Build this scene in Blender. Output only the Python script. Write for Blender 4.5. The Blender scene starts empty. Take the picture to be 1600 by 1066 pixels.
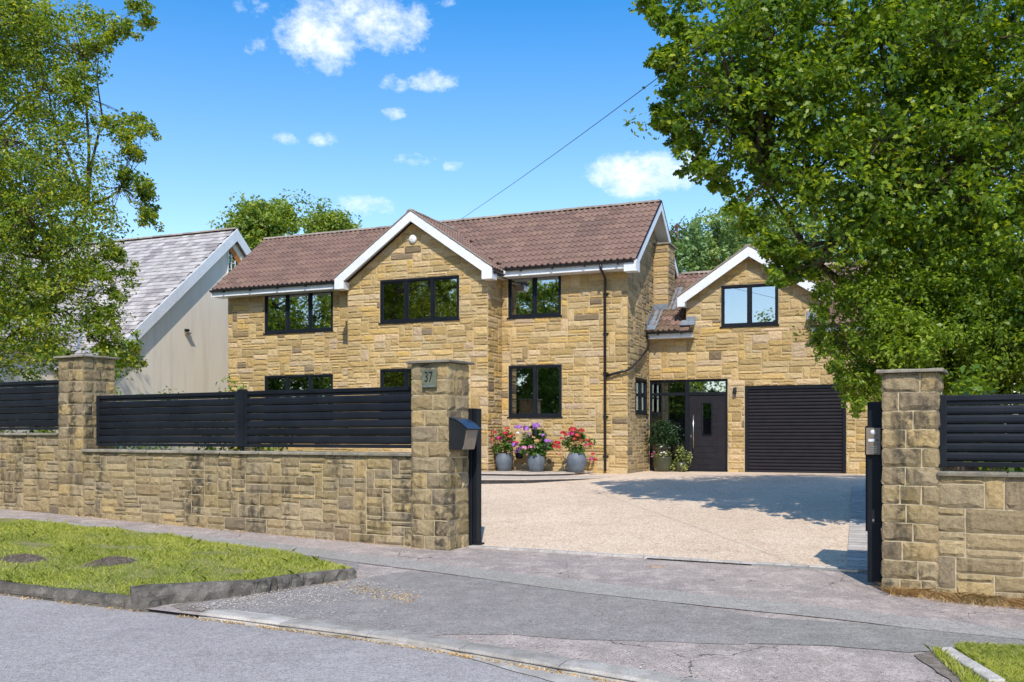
import bpy, bmesh, math, random
import numpy as np
from mathutils import Vector, Matrix
R = math.radians
sc = bpy.context.scene
col = sc.collection
rng = random.Random(7)
nr = np.random.default_rng(11)

# ------------------------------------------------------------------ camera, sky, sun, exposure
CZ = 1.65
cam = bpy.data.cameras.new('camera'); cam.sensor_width = 36; cam.lens = 36*1480/1600
cam.shift_y = (680-533)/1600; cam.clip_end = 3000; cam.clip_start = .1
co = bpy.data.objects.new('camera', cam); col.objects.link(co)
co.location = (0, 0, CZ); co.rotation_euler = (R(90), 0, 0); sc.camera = co

def unit(x, y):
    l = math.hypot(x, y); return (x/l, y/l)
E1 = unit(-3550, 1480); E2 = unit(1480, 3550); P0 = (2.89, 23.76)      # house: left along facade, inwards, corner
WD = unit(2680, -1480); WN = unit(1480, 2680); W0 = (3.92, 10.0)       # boundary: along, away from the road
SUN_EL = 47.0
SX, SY = unit(-.0, -1)

world = bpy.data.worlds.new('World'); sc.world = world; world.use_nodes = True
wt = world.node_tree; wt.nodes.clear()
def WNode(t, **kw):
    n = wt.nodes.new(t)
    for k, v in kw.items(): setattr(n, k, v)
    return n
wo = WNode('ShaderNodeOutputWorld'); bg = WNode('ShaderNodeBackground')
sky = WNode('ShaderNodeTexSky', sky_type='NISHITA', sun_disc=False)
sky.sun_elevation = R(SUN_EL); sky.sun_rotation = math.atan2(SX, SY); sky.altitude = 100; sky.air_density = 1.0; sky.dust_density = .35; sky.ozone_density = 2.2
bg.inputs[1].default_value = .15
hs = WNode('ShaderNodeHueSaturation'); hs.inputs['Value'].default_value = 1.0
wt.links.new(sky.outputs[0], hs.inputs['Color'])
tc = WNode('ShaderNodeTexCoord')
SATNODE = hs
# clouds: soft fair weather cumulus, some round chosen directions, extra cover added over the unseen sky to brighten shaded faces
def wmath(op, a, b=None, clamp=False):
    n = WNode('ShaderNodeMath', operation=op); n.use_clamp = clamp
    for i, v in enumerate((a, b)):
        if v is None: continue
        if isinstance(v, (int, float)): n.inputs[i].default_value = v
        else: wt.links.new(v, n.inputs[i])
    return n.outputs[0]
sep = WNode('ShaderNodeSeparateXYZ'); wt.links.new(tc.outputs['Generated'], sep.inputs[0])
az = wmath('ARCTAN2', sep.outputs[0], sep.outputs[1]); el = wmath('ARCSINE', sep.outputs[2])
def noise(scale, detail, rough, zs=1.0, off=(0,0,0)):
    mp = WNode('ShaderNodeMapping'); mp.inputs['Scale'].default_value = (scale, scale, scale*zs); mp.inputs['Location'].default_value = off
    wt.links.new(tc.outputs['Generated'], mp.inputs[0])
    n = WNode('ShaderNodeTexNoise'); n.inputs['Scale'].default_value = 1; n.inputs['Detail'].default_value = detail; n.inputs['Roughness'].default_value = rough
    wt.links.new(mp.outputs[0], n.inputs['Vector']); return n.outputs[0]
wt.links.new(wmath('ADD', 1.0, wmath('MULTIPLY', wmath('MULTIPLY', wmath('SUBTRACT', el, .08), 2.6, True), .44)), hs.inputs['Saturation'])
nz = noise(16, 8, .68, 1.6); nz2 = noise(42, 7, .7, 1.4, (3, 5, 1))
blobs = [(505,62,75,42,1.0),(600,40,75,45,.9),(560,8,110,26,.8),(1015,272,105,30,1.15),(1075,250,40,22,.8),(570,322,50,15,.75),(395,68,24,14,.5),(680,127,44,15,.8),(612,130,26,12,.7),(615,178,20,10,.75),
         (448,216,22,11,.8),(502,218,28,11,.8),(647,249,38,12,.8),(708,260,20,9,.7),(395,12,28,14,.45),(690,2,30,9,.4)]
tot = None
for (px, py, rx, ry, s) in blobs:
    A = math.atan((px-800)/1480); Lh = math.hypot(px-800, 1480); EL = math.atan((680-py)/Lh)
    sx = rx/1480*math.cos(A)**2*1.25; sy = ry/1480*1.35
    dx = wmath('DIVIDE', wmath('SUBTRACT', az, A), sx); dy = wmath('DIVIDE', wmath('SUBTRACT', el, EL), sy)
    r2 = wmath('ADD', wmath('MULTIPLY', dx, dx), wmath('MULTIPLY', dy, dy))
    g = wmath('MULTIPLY', wmath('SUBTRACT', 1.0, r2, True), s)
    tot = g if tot is None else wmath('MAXIMUM', tot, g)
nzs = wmath('ADD', wmath('MULTIPLY', nz, .6), wmath('MULTIPLY', nz2, .55))
gen = wmath('MULTIPLY', wmath('SUBTRACT', noise(2.2, 5, .55, 2.5, (9, 2, 4)), .49, True), 5.0, True)     # unseen sky: cloud cover added to whiten and lift the ambient light
off = wmath('GREATER_THAN', wmath('ABSOLUTE', az), .62)
gen = wmath('MULTIPLY', gen, off)
tot = wmath('MAXIMUM', tot, gen)
dens = wmath('SUBTRACT', wmath('ADD', wmath('MULTIPLY', tot, .55), wmath('MULTIPLY', nzs, 1.7)), 1.17)
dens = wmath('MULTIPLY', dens, 1.75, True)
dens = wmath('MULTIPLY', dens, wmath('MULTIPLY', tot, 3.0, True), True)
dens = wmath('MULTIPLY', dens, .93)
mixc = WNode('ShaderNodeMix', data_type='RGBA')
wt.links.new(dens, mixc.inputs[0]); wt.links.new(hs.outputs[0], mixc.inputs[6])
cw = WNode('ShaderNodeMix', data_type='RGBA'); wt.links.new(wmath('MULTIPLY', wmath('SUBTRACT', nz2, .35), 3.0, True), cw.inputs[0]); cw.inputs[6].default_value = (4.6, 4.9, 5.5, 1); cw.inputs[7].default_value = (5.9, 6.1, 6.4, 1); wt.links.new(cw.outputs[2], mixc.inputs[7])
wt.links.new(mixc.outputs[2], bg.inputs[0]); wt.links.new(bg.outputs[0], wo.inputs[0])

sl = bpy.data.lights.new('sun', 'SUN'); sl.energy = 2.9; sl.angle = R(.53); sl.color = (1, .95, .86)
so = bpy.data.objects.new('sun', sl); col.objects.link(so)
ce = math.cos(R(SUN_EL))
so.rotation_euler = Vector((SX*ce, SY*ce, math.sin(R(SUN_EL)))).to_track_quat('Z', 'Y').to_euler()
so.location = (-30, -40, 50)
sc.view_settings.view_transform = 'Standard'; sc.view_settings.look = 'None'
sc.view_settings.exposure = .66; sc.view_settings.gamma = 1; sc.view_settings.use_curve_mapping = False
sc.render.engine = 'CYCLES'
cy = sc.cycles; cy.max_bounces = 8; cy.transparent_max_bounces = 10; cy.diffuse_bounces = 4; cy.glossy_bounces = 4; cy.transmission_bounces = 4
cy.caustics_reflective = False; cy.caustics_refractive = False; cy.sample_clamp_indirect = 6

# ------------------------------------------------------------------ helpers
def tag(o, label=None, cat=None, group=None, kind=None):
    if label: o['label'] = label
    if cat: o['category'] = cat
    if group: o['group'] = group
    if kind: o['kind'] = kind
    return o
def empty(name, loc, rz=0, **kw):
    o = bpy.data.objects.new(name, None); col.objects.link(o); o.location = loc; o.rotation_euler = (0, 0, rz)
    o.empty_display_size = .2
    return tag(o, **kw)
class MB:
    def __init__(s): s.v = []; s.f = []; s.r = []
    def add(s, vs, fs, r=0.0, M=None):
        b = len(s.v)
        if M is not None: vs = [M @ Vector(v) for v in vs]
        s.v += [tuple(v) for v in vs]; s.r += [r]*len(vs)
        s.f += [tuple(i+b for i in f) for f in fs]; return s
    def box(s, x0, x1, y0, y1, z0, z1, r=0.0, M=None):
        vs = [(x, y, z) for z in (z0, z1) for x, y in ((x0, y0), (x1, y0), (x1, y1), (x0, y1))]
        return s.add(vs, [(3,2,1,0),(4,5,6,7),(0,1,5,4),(1,2,6,5),(2,3,7,6),(3,0,4,7)], r, M)
    def prism(s, poly, y0, y1, r=0.0):      # poly in xz, extruded in y
        n = len(poly); vs = [(p[0], y0, p[1]) for p in poly]+[(p[0], y1, p[1]) for p in poly]
        return s.add(vs, [tuple(range(n)), tuple(range(2*n-1, n-1, -1))]+[(i, i+n, (i+1) % n+n, (i+1) % n) for i in range(n)], r)
    def slab(s, poly, z0, z1, r=0.0):       # poly in xy, extruded in z
        n = len(poly); vs = [(p[0], p[1], z0) for p in poly]+[(p[0], p[1], z1) for p in poly]
        return s.add(vs, [tuple(range(n-1, -1, -1)), tuple(range(n, 2*n))]+[(i, (i+1) % n, (i+1) % n+n, i+n) for i in range(n)], r)
    def tube(s, pts, rad, n=8, r=0.0, cap=True):
        pts = [Vector(p) for p in pts]
        if not hasattr(rad, '__len__'): rad = [rad]*len(pts)
        b = len(s.v); up = Vector((.13, .21, .97)).normalized()
        for i, p in enumerate(pts):
            d = (pts[min(i+1, len(pts)-1)]-pts[max(i-1, 0)]).normalized()
            a = d.cross(up)
            if a.length < .05: a = d.cross(Vector((1, 0, 0)))
            a.normalize(); c = d.cross(a)
            for k in range(n):
                t = 2*math.pi*k/n; s.v.append(tuple(p+(a*math.cos(t)+c*math.sin(t))*rad[i])); s.r.append(r)
        for i in range(len(pts)-1):
            for k in range(n):
                s.f.append((b+i*n+k, b+i*n+(k+1) % n, b+(i+1)*n+(k+1) % n, b+(i+1)*n+k))
        if cap:
            s.f.append(tuple(b+k for k in range(n-1, -1, -1))); s.f.append(tuple(b+(len(pts)-1)*n+k for k in range(n)))
        return s
    def lathe(s, prof, n=24, c=(0, 0), r=0.0):
        b = len(s.v)
        for (rr, z) in prof:
            for k in range(n):
                t = 2*math.pi*k/n; s.v.append((c[0]+rr*math.cos(t), c[1]+rr*math.sin(t), z)); s.r.append(r)
        for i in range(len(prof)-1):
            for k in range(n):
                s.f.append((b+i*n+k, b+i*n+(k+1) % n, b+(i+1)*n+(k+1) % n, b+(i+1)*n+k))
        return s
    def mesh(s, name, mat, smooth=False):
        me = bpy.data.meshes.new(name); me.from_pydata(s.v, [], s.f)
        at = me.attributes.new('rnd', 'FLOAT', 'POINT'); at.data.foreach_set('value', s.r)
        if mat: me.materials.append(mat)
        if smooth: me.shade_smooth()
        me.update(); return me
    def build(s, name, mat, parent=None, smooth=False, **kw):
        o = bpy.data.objects.new(name, s.mesh(name, mat, smooth)); col.objects.link(o)
        if parent: o.parent = parent
        return tag(o, **kw)
def bevel(o, w=.006, seg=1):
    m = o.modifiers.new('bevel', 'BEVEL'); m.width = w; m.segments = seg; m.limit_method = 'ANGLE'; return o
def inst(me, name, parent, M=None):
    o = bpy.data.objects.new(name, me); col.objects.link(o)
    if parent: o.parent = parent
    if M is not None: o.matrix_basis = M
    return o
def bigmesh(name, V, F, rnd, mat, parent=None, ngon=None, **kw):    # V (N,3), F (M,k)
    me = bpy.data.meshes.new(name)
    V = np.asarray(V, np.float32); F = np.asarray(F, np.int32); k = F.shape[1]
    me.vertices.add(len(V)); me.vertices.foreach_set('co', V.ravel())
    me.loops.add(F.size); me.loops.foreach_set('vertex_index', F.ravel())
    me.polygons.add(len(F)); me.polygons.foreach_set('loop_start', np.arange(0, F.size, k, dtype=np.int32))
    me.update(calc_edges=True)
    at = me.attributes.new('rnd', 'FLOAT', 'POINT'); at.data.foreach_set('value', np.asarray(rnd, np.float32))
    me.materials.append(mat)
    o = bpy.data.objects.new(name, me); col.objects.link(o)
    if parent: o.parent = parent
    return tag(o, **kw)

# ------------------------------------------------------------------ materials
class Mat:
    def __init__(s, name):
        s.m = bpy.data.materials.new(name); s.m.use_nodes = True; s.t = s.m.node_tree; s.t.nodes.clear()
        s.out = s.n('ShaderNodeOutputMaterial'); s.p = s.n('ShaderNodeBsdfPrincipled'); s.l(s.p.outputs[0], s.out.inputs[0])
        s.tc = s.n('ShaderNodeTexCoord'); s.geo = s.n('ShaderNodeNewGeometry')
    def n(s, t, **kw):
        x = s.t.nodes.new(t)
        for k, v in kw.items(): setattr(x, k, v)
        return x
    def l(s, a, b): s.t.links.new(a, b)
    def set(s, sock, v):
        if hasattr(v, 'links') or hasattr(v, 'is_linked'): s.l(v, sock)
        else: sock.default_value = v
    def math(s, op, a, b=0.0, clamp=False):
        x = s.n('ShaderNodeMath', operation=op); x.use_clamp = clamp; s.set(x.inputs[0], a); s.set(x.inputs[1], b); return x.outputs[0]
    def noise(s, scale, detail=4, rough=.55, stretch=(1,1,1), w='pos', off=(0,0,0), dist=0):
        mp = s.n('ShaderNodeMapping'); mp.inputs['Scale'].default_value = tuple(scale*q for q in stretch); mp.inputs['Location'].default_value = off
        s.l(s.geo.outputs['Position'] if w == 'pos' else s.tc.outputs['Object'], mp.inputs[0])
        x = s.n('ShaderNodeTexNoise'); x.inputs['Scale'].default_value = 1; x.inputs['Detail'].default_value = detail; x.inputs['Roughness'].default_value = rough; x.inputs['Distortion'].default_value = dist
        s.l(mp.outputs[0], x.inputs['Vector']); return x.outputs[0]
    def voro(s, scale, feat='F1', stretch=(1,1,1), w='pos'):
        mp = s.n('ShaderNodeMapping'); mp.inputs['Scale'].default_value = tuple(scale*q for q in stretch)
        s.l(s.geo.outputs['Position'] if w == 'pos' else s.tc.outputs['Object'], mp.inputs[0])
        x = s.n('ShaderNodeTexVoronoi', feature=feat); x.inputs['Scale'].default_value = 1; s.l(mp.outputs[0], x.inputs['Vector']); return x.outputs
    def ramp(s, fac, stops):
        x = s.n('ShaderNodeValToRGB'); e = x.color_ramp.elements
        while len(e) < len(stops): e.new(.5)
        for i, (p, c) in enumerate(stops):
            e[i].position = p; e[i].color = (*c, 1) if len(c) == 3 else c
        s.set(x.inputs[0], fac); return x.outputs[0]
    def mix(s, fac, a, b, mode='MIX'):
        x = s.n('ShaderNodeMix', data_type='RGBA', blend_type=mode); s.set(x.inputs[0], fac)
        for i, v in ((6, a), (7, b)):
            if isinstance(v, tuple): x.inputs[i].default_value = (*v, 1) if len(v) == 3 else v
            else: s.l(v, x.inputs[i])
        return x.outputs[2]
    def rnd(s):
        a = s.n('ShaderNodeAttribute', attribute_name='rnd'); o = s.n('ShaderNodeObjectInfo')
        return s.math('FRACT', s.math('ADD', a.outputs['Fac'], o.outputs['Random']))
    def sm(s, v, lo, hi):
        x = s.n('ShaderNodeMapRange', interpolation_type='SMOOTHSTEP'); s.set(x.inputs[0], v); x.inputs[1].default_value = lo; x.inputs[2].default_value = hi; return x.outputs[0]
    def bump(s, h, strength=.5, dist=.01):
        b = s.n('ShaderNodeBump'); b.inputs['Strength'].default_value = strength; b.inputs['Distance'].default_value = dist
        s.l(h, b.inputs['Height'])
        s.l(b.outputs[0], s.p.inputs['Normal']); return s
    def fin(s, c, rough=.8, spec=.3, metal=0.0):
        s.set(s.p.inputs['Base Color'], (*c, 1) if isinstance(c, tuple) else c)
        s.set(s.p.inputs['Roughness'], rough); s.p.inputs['Specular IOR Level'].default_value = spec; s.p.inputs['Metallic'].default_value = metal
        return s.m
def mul(c, k): return tuple(x*k for x in c)

def stone_mat(name, cols, stain=0.0, lich=0.0):
    m = Mat(name); r = m.rnd()
    n = len(cols); base = m.ramp(r, [((i+.5)/n, c) for i, c in enumerate(cols)])
    patch = m.noise(7, 4, .6); fine = m.noise(60, 5, .7); mid = m.noise(22, 4, .6)
    c = m.mix(m.sm(patch, .35, .68), base, (.50, .33, .15), 'MIX') if not stain else base
    if not stain: c = m.mix(.75, c, base)
    c = m.mix(1.0, c, m.ramp(mid, [(.25, (.70, .68, .66)), (.55, (1, 1, 1)), (.8, (1.16, 1.14, 1.1))]), 'MULTIPLY')
    c = m.mix(1.0, c, m.ramp(fine, [(.3, (.78, .78, .78)), (.6, (1.1, 1.1, 1.1))]), 'MULTIPLY')
    r2 = m.math('FRACT', m.math('MULTIPLY', r, 7.31))
    c = m.mix(m.sm(r2, .0, 1.0), m.mix(1.0, c, (.86, .86, .88), 'MULTIPLY'), m.mix(1.0, c, (1.1, 1.08, 1.03), 'MULTIPLY'))
    odd = m.sm(m.math('FRACT', m.math('MULTIPLY', r, 13.7)), .955, .975)
    c = m.mix(m.math('MULTIPLY', odd, .75), c, (.14, .105, .075))
    if stain:
        st = m.noise(1.0, 5, .62, (3.2, 3.2, .5)); st2 = m.noise(9, 5, .65)
        f = m.math('MULTIPLY', m.sm(st, .47, .64), m.sm(st2, .36, .58))
        c = m.mix(m.math('MULTIPLY', f, stain), c, (.045, .04, .032))
        g = m.math('MULTIPLY', m.sm(m.noise(1.6, 4, .6, off=(5, 1, 2)), .52, .66), m.sm(m.noise(26, 5, .7, off=(2, 2, 2)), .4, .62))
        c = m.mix(m.math('MULTIPLY', g, lich), c, (.20, .15, .035))
        sp = m.sm(m.noise(75, 2, .5, off=(7, 7, 7)), .70, .74)
        c = m.mix(m.math('MULTIPLY', sp, .5), c, (.42, .40, .36))
    h = m.math('ADD', m.math('MULTIPLY', mid, .7), m.math('MULTIPLY', fine, .4))
    m.bump(h, .75, .022)
    return m.fin(c, .92, .15)
def honey(*a): return list(a)
M = {}
M['stone'] = stone_mat('honey_sandstone', [(.49,.345,.155), (.42,.295,.13), (.55,.41,.205), (.50,.37,.20), (.57,.38,.13), (.40,.29,.14), (.62,.48,.29), (.52,.35,.13), (.58,.43,.27)])
M['stone_side'] = stone_mat('weathered_shaded_honey_sandstone', [(.45,.34,.19), (.39,.29,.15), (.48,.37,.21), (.37,.28,.17), (.50,.37,.19), (.34,.26,.14)], .40, .0)  # tones darker than the front: side shade put into the colour, plus stains
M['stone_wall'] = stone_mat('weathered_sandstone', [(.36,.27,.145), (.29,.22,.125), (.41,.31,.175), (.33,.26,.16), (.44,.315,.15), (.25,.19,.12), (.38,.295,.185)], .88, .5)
def mortar(name, c, dirt=.4):
    m = Mat(name); n = m.noise(2.0, 5, .6); f = m.noise(70, 3, .6)
    x = m.mix(m.math('MULTIPLY', m.sm(n, .45, .7), dirt), c, mul(c, .45)); m.bump(f, .5, .004); return m.fin(x, .95, .1)
M['mortar'] = mortar('mortar', (.58, .445, .255), .15); M['mortar_wall'] = mortar('weathered_mortar', (.56, .45, .29), .45)
def rough_mat(name, c0, c1, s=6, s2=60, rough=.9, bump=.5, bd=.006, spec=.2, rndm=.2, w='pos'):
    m = Mat(name); a = m.noise(s, 5, .6, w=w); b = m.noise(s2, 4, .65, w=w)
    c = m.mix(m.sm(a, .35, .65), c0, c1); c = m.mix(1.0, c, m.ramp(b, [(.3, (.8,)*3), (.65, (1.15,)*3)]), 'MULTIPLY')
    if rndm: c = m.mix(1.0, c, m.ramp(m.rnd(), [(0, (1-rndm,)*3), (1, (1+rndm,)*3)]), 'MULTIPLY')
    m.bump(b, bump, bd); return m.fin(c, rough, spec)
M['tile'] = None
def tile_mat(name, cols, moss):
    m = Mat(name); r = m.rnd(); n = len(cols)
    c = m.ramp(r, [((i+.5)/n, q) for i, q in enumerate(cols)])
    a = m.noise(3.0, 5, .65); b = m.noise(45, 4, .7); d = m.noise(14, 5, .7, off=(3, 3, 3))
    c = m.mix(1.0, c, m.ramp(b, [(.3, (.7,)*3), (.65, (1.25,)*3)]), 'MULTIPLY')
    c = m.mix(m.math('MULTIPLY', m.sm(d, .52, .68), moss), c, (.33, .27, .22))
    c = m.mix(m.math('MULTIPLY', m.sm(a, .5, .7), moss), c, (.12, .10, .06))
    m.bump(b, .5, .004); return m.fin(c, .75, .3)
M['tile'] = tile_mat('red_brown_concrete_tile', [(.225,.135,.10), (.20,.12,.09), (.25,.155,.112), (.215,.13,.10), (.175,.107,.082)], .07)
M['tile_old'] = tile_mat('mossy_brown_tile', [(.17,.10,.07), (.12,.075,.055), (.20,.13,.075), (.24,.14,.11)], .65)
M['slate'] = tile_mat('pale_weathered_slate', [(.42,.38,.35), (.50,.455,.42), (.33,.295,.28), (.55,.50,.465), (.46,.415,.385), (.28,.245,.235)], .3)
M['ridge'] = rough_mat('weathered_ridge_tile', (.27, .22, .18), (.36, .29, .22), 8, 70)
M['white'] = rough_mat('white_painted_board', (.80, .80, .81), (.74, .74, .74), 2, 40, .35, .08, .002, .5, 0)
M['render'] = None
def render_mat():
    m = Mat('cream_render'); a = m.noise(.5, 5, .6, (1, 1, .35)); s = m.noise(2.6, 5, .65, (1, 1, .12)); b = m.noise(90, 3, .6)
    c = m.mix(m.sm(a, .35, .7), (.90, .79, .64), (.86, .74, .59)); c = m.mix(m.math('MULTIPLY', m.sm(s, .45, .72), .65), c, (.72, .60, .48))
    m.bump(b, .3, .004); return m.fin(c, .9, .15)
M['render'] = render_mat()
M['black'] = rough_mat('black_powder_coat', (.008, .010, .014), (.012, .014, .018), 3, 120, .5, .1, .001, .2, .15)
M['fence'] = rough_mat('anthracite_fence_paint', (.009, .011, .016), (.014, .016, .022), 2.2, 90, .45, .12, .001, .22, .2)
M['gutter'] = rough_mat('black_plastic', (.012, .013, .015), (.02, .02, .022), 4, 60, .3, .1, .001, .5, 0)
M['door'] = rough_mat('dark_composite_door', (.016, .014, .017), (.021, .018, .022), 5, 150, .5, .35, .001, .22, 0)
M['lead'] = rough_mat('lead_flashing', (.15, .175, .21), (.23, .26, .30), 9, 50, .5, .4, .004, .5, 0)
M['steel'] = rough_mat('brushed_steel', (.55, .55, .54), (.62, .61, .60), 9, 200, .3, .1, .0005, .5, 0)
M['steel'].node_tree.nodes['Principled BSDF'].inputs['Metallic'].default_value = 1 if 'Principled BSDF' in M['steel'].node_tree.nodes else 1
M['bronze'] = rough_mat('bronze_panel', (.20, .155, .115), (.25, .195, .145), 9, 120, .38, .1, .0005, .5, 0)
M['plate'] = rough_mat('weathered_glass_plate', (.11, .12, .085), (.15, .16, .115), 9, 50, .2, .05, .0005, .5, 0)
M['ink'] = rough_mat('black_numeral', (.01, .01, .01), (.015, .015, .015), 9, 50, .4, .05, .0005, .4, 0)
M['pot'] = rough_mat('blue_grey_pot', (.10, .12, .145), (.14, .16, .185), 5, 60, .55, .3, .004, .4, .1)
M['pot_green'] = rough_mat('olive_glazed_pot', (.045, .05, .028), (.065, .068, .035), 5, 60, .25, .1, .003, .5, 0)
M['soil'] = rough_mat('soil', (.035, .025, .017), (.07, .05, .035), 20, 90, .95, .8, .02, .1, 0)
M['coping'] = rough_mat('weathered_coping', (.20, .175, .135), (.30, .26, .195), 7, 60, .92, .7, .012, .15, .2)
M['kerbstone'] = rough_mat('worn_gritstone_kerb', (.36, .325, .28), (.50, .455, .40), 5, 70, .92, .8, .012, .15, .2)
M['kerbdark'] = None
def kerb_mat():
    m = Mat('old_gritstone_kerb'); a = m.noise(5, 5, .65); b = m.noise(55, 5, .7); d = m.noise(2.2, 4, .6, (1, 1, 3))
    c = m.mix(m.sm(a, .35, .65), (.12, .105, .088), (.22, .195, .165)); c = m.mix(m.math('MULTIPLY', m.sm(d, .5, .68), .7), c, (.045, .042, .036))
    c = m.mix(m.math('MULTIPLY', m.sm(m.noise(18, 3, .6, off=(4, 4, 1)), .6, .66), .35), c, (.30, .28, .24))
    c = m.mix(1.0, c, m.ramp(b, [(.3, (.75,)*3), (.65, (1.2,)*3)]), 'MULTIPLY'); m.bump(m.math('ADD', a, b), .9, .02); return m.fin(c, .93, .12)
M['kerbdark'] = kerb_mat()
M['sett'] = rough_mat('pale_block_paving', (.40, .355, .32), (.50, .45, .40), 6, 80, .9, .5, .004, .15, .14)
M['brick'] = rough_mat('dark_engineering_brick', (.035, .033, .036), (.06, .055, .055), 9, 80, .7, .5, .004, .25, .3)
M['treadstone'] = rough_mat('pale_paving', (.50, .42, .35), (.58, .49, .41), 6, 90, .9, .4, .004, .15, .12)
M['concrete'] = rough_mat('concrete', (.30, .31, .32), (.38, .385, .39), 6, 90, .9, .5, .006, .15, 0)
M['wood'] = rough_mat('orange_stained_wood', (.42, .15, .03), (.50, .19, .04), 6, 90, .6, .3, .003, .3, 0)
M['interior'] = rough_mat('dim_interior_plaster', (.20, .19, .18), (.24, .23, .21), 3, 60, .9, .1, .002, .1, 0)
M['curtain'] = rough_mat('pale_grey_curtain', (.62, .63, .62), (.70, .71, .70), 5, 90, .9, .2, .003, .1, 0)
M['blind'] = rough_mat('grey_blind', (.20, .20, .18), (.24, .24, .21), 5, 90, .6, .1, .001, .3, 0)
def glass_mat(name, tint=.45, refl=.30):
    m = Mat(name); m.t.nodes.remove(m.p)
    tr = m.n('ShaderNodeBsdfTransparent'); tr.inputs[0].default_value = (tint*.95, tint, tint*.97, 1)
    gl = m.n('ShaderNodeBsdfGlossy'); gl.inputs[0].default_value = (.95, .98, 1, 1); gl.inputs['Roughness'].default_value = .012
    bp = m.n('ShaderNodeBump'); bp.inputs['Strength'].default_value = .05; bp.inputs['Distance'].default_value = .01; m.l(m.noise(1.3, 2, .5), bp.inputs['Height']); m.l(bp.outputs[0], gl.inputs['Normal'])
    lw = m.n('ShaderNodeLayerWeight'); lw.inputs[0].default_value = .25
    f = m.math('ADD', m.math('MULTIPLY', lw.outputs['Fresnel'], 1.1), refl, True)
    mx = m.n('ShaderNodeMixShader'); m.l(f, mx.inputs[0]); m.l(tr.outputs[0], mx.inputs[1]); m.l(gl.outputs[0], mx.inputs[2]); m.l(mx.outputs[0], m.out.inputs[0]); return m.m
M['glass'] = glass_mat('window_glass', .50, .38); M['glass_clear'] = glass_mat('clear_side_glass', .75, .12)

def asphalt(name, c0, c1, c2, cs=14, crack=.0, loose=0.0):
    m = Mat(name); a = m.noise(.55, 6, .62); b = m.noise(3.2, 6, .68, off=(2, 1, 0)); v = m.voro(115); f = m.noise(95, 3, .7); g2 = m.noise(32, 4, .7, off=(1, 8, 3)); w2 = m.noise(.9, 5, .6, (1, 1, 1), off=(20, 3, 0), dist=1.2)
    c = m.mix(m.sm(a, .38, .66), c0, c1); c = m.mix(m.math('MULTIPLY', m.sm(b, .46, .64), .75), c, c2)
    c = m.mix(1.0, c, m.ramp(v[1] if False else v[0], [(.05, (1.25,)*3), (.55, (.85,)*3), (.9, (.55,)*3)]), 'MULTIPLY')
    c = m.mix(1.0, c, m.ramp(g2, [(.3, (.66,)*3), (.5, (1.0,)*3), (.72, (1.24,)*3)]), 'MULTIPLY'); g3 = m.noise(8, 5, .75, off=(5, 5, 2)); c = m.mix(1.0, c, m.ramp(g3, [(.32, (.86,)*3), (.5, (1.0,)*3), (.68, (1.12,)*3)]), 'MULTIPLY'); g4 = m.noise(24, 4, .75, off=(8, 2, 2)); c = m.mix(m.math('MULTIPLY', m.sm(g4, .60, .68), .45), c, mul(c0, .3)); c = m.mix(m.math('MULTIPLY', m.sm(g4, .36, .30), .35), c, mul(c2, 1.5)); sp = m.sm(f, .58, .66); c = m.mix(m.math('MULTIPLY', sp, .6), c, mul(c2, 1.7)); c = m.mix(m.math('MULTIPLY', m.sm(f, .40, .32), .6), c, mul(c0, .35))
    if crack:
        e = m.voro(1.15, 'DISTANCE_TO_EDGE')
        mp = m.n('ShaderNodeMix', data_type='VECTOR')
        # wandering cracks: cell borders of a voronoi warped by noise
        nn = m.n('ShaderNodeTexNoise'); nn.inputs['Scale'].default_value = 2.5; nn.inputs['Detail'].default_value = 6; m.l(m.geo.outputs['Position'], nn.inputs['Vector'])
        add = m.n('ShaderNodeVectorMath', operation='MULTIPLY_ADD'); m.l(nn.outputs[1], add.inputs[0]); add.inputs[1].default_value = (.7, .7, 0); m.l(m.geo.outputs['Position'], add.inputs[2])
        vv = m.n('ShaderNodeTexVoronoi', feature='DISTANCE_TO_EDGE'); vv.inputs['Scale'].default_value = .75; m.l(add.outputs[0], vv.inputs['Vector'])
        ck = m.math('MULTIPLY', m.sm(vv.outputs[0], .007, .002), m.sm(w2, .47, .56))
        c = m.mix(m.math('MULTIPLY', ck, crack), c, (.03, .027, .022))
    h = m.math('SUBTRACT', m.math('MULTIPLY', f, .6), m.math('MULTIPLY', v[0], .8)); m.bump(h, .7, .006)
    return m.fin(c, .9, .2)
M['road'] = asphalt('aged_road_asphalt', (.37, .335, .315), (.44, .40, .375), (.41, .37, .345), crack=0)
M['path'] = asphalt('pinkish_worn_asphalt', (.44, .36, .31), (.34, .285, .255), (.58, .475, .41), crack=.8)
M['patch'] = asphalt('dark_patch_asphalt', (.295, .26, .235), (.34, .30, .27), (.38, .335, .30), crack=.3)
M['trench'] = asphalt('pale_grey_trench_patch', (.37, .335, .29), (.42, .38, .335), (.43, .39, .345))
M['green_patch'] = asphalt('grey_green_path_asphalt', (.27, .25, .218), (.315, .29, .255), (.35, .32, .28))
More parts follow.
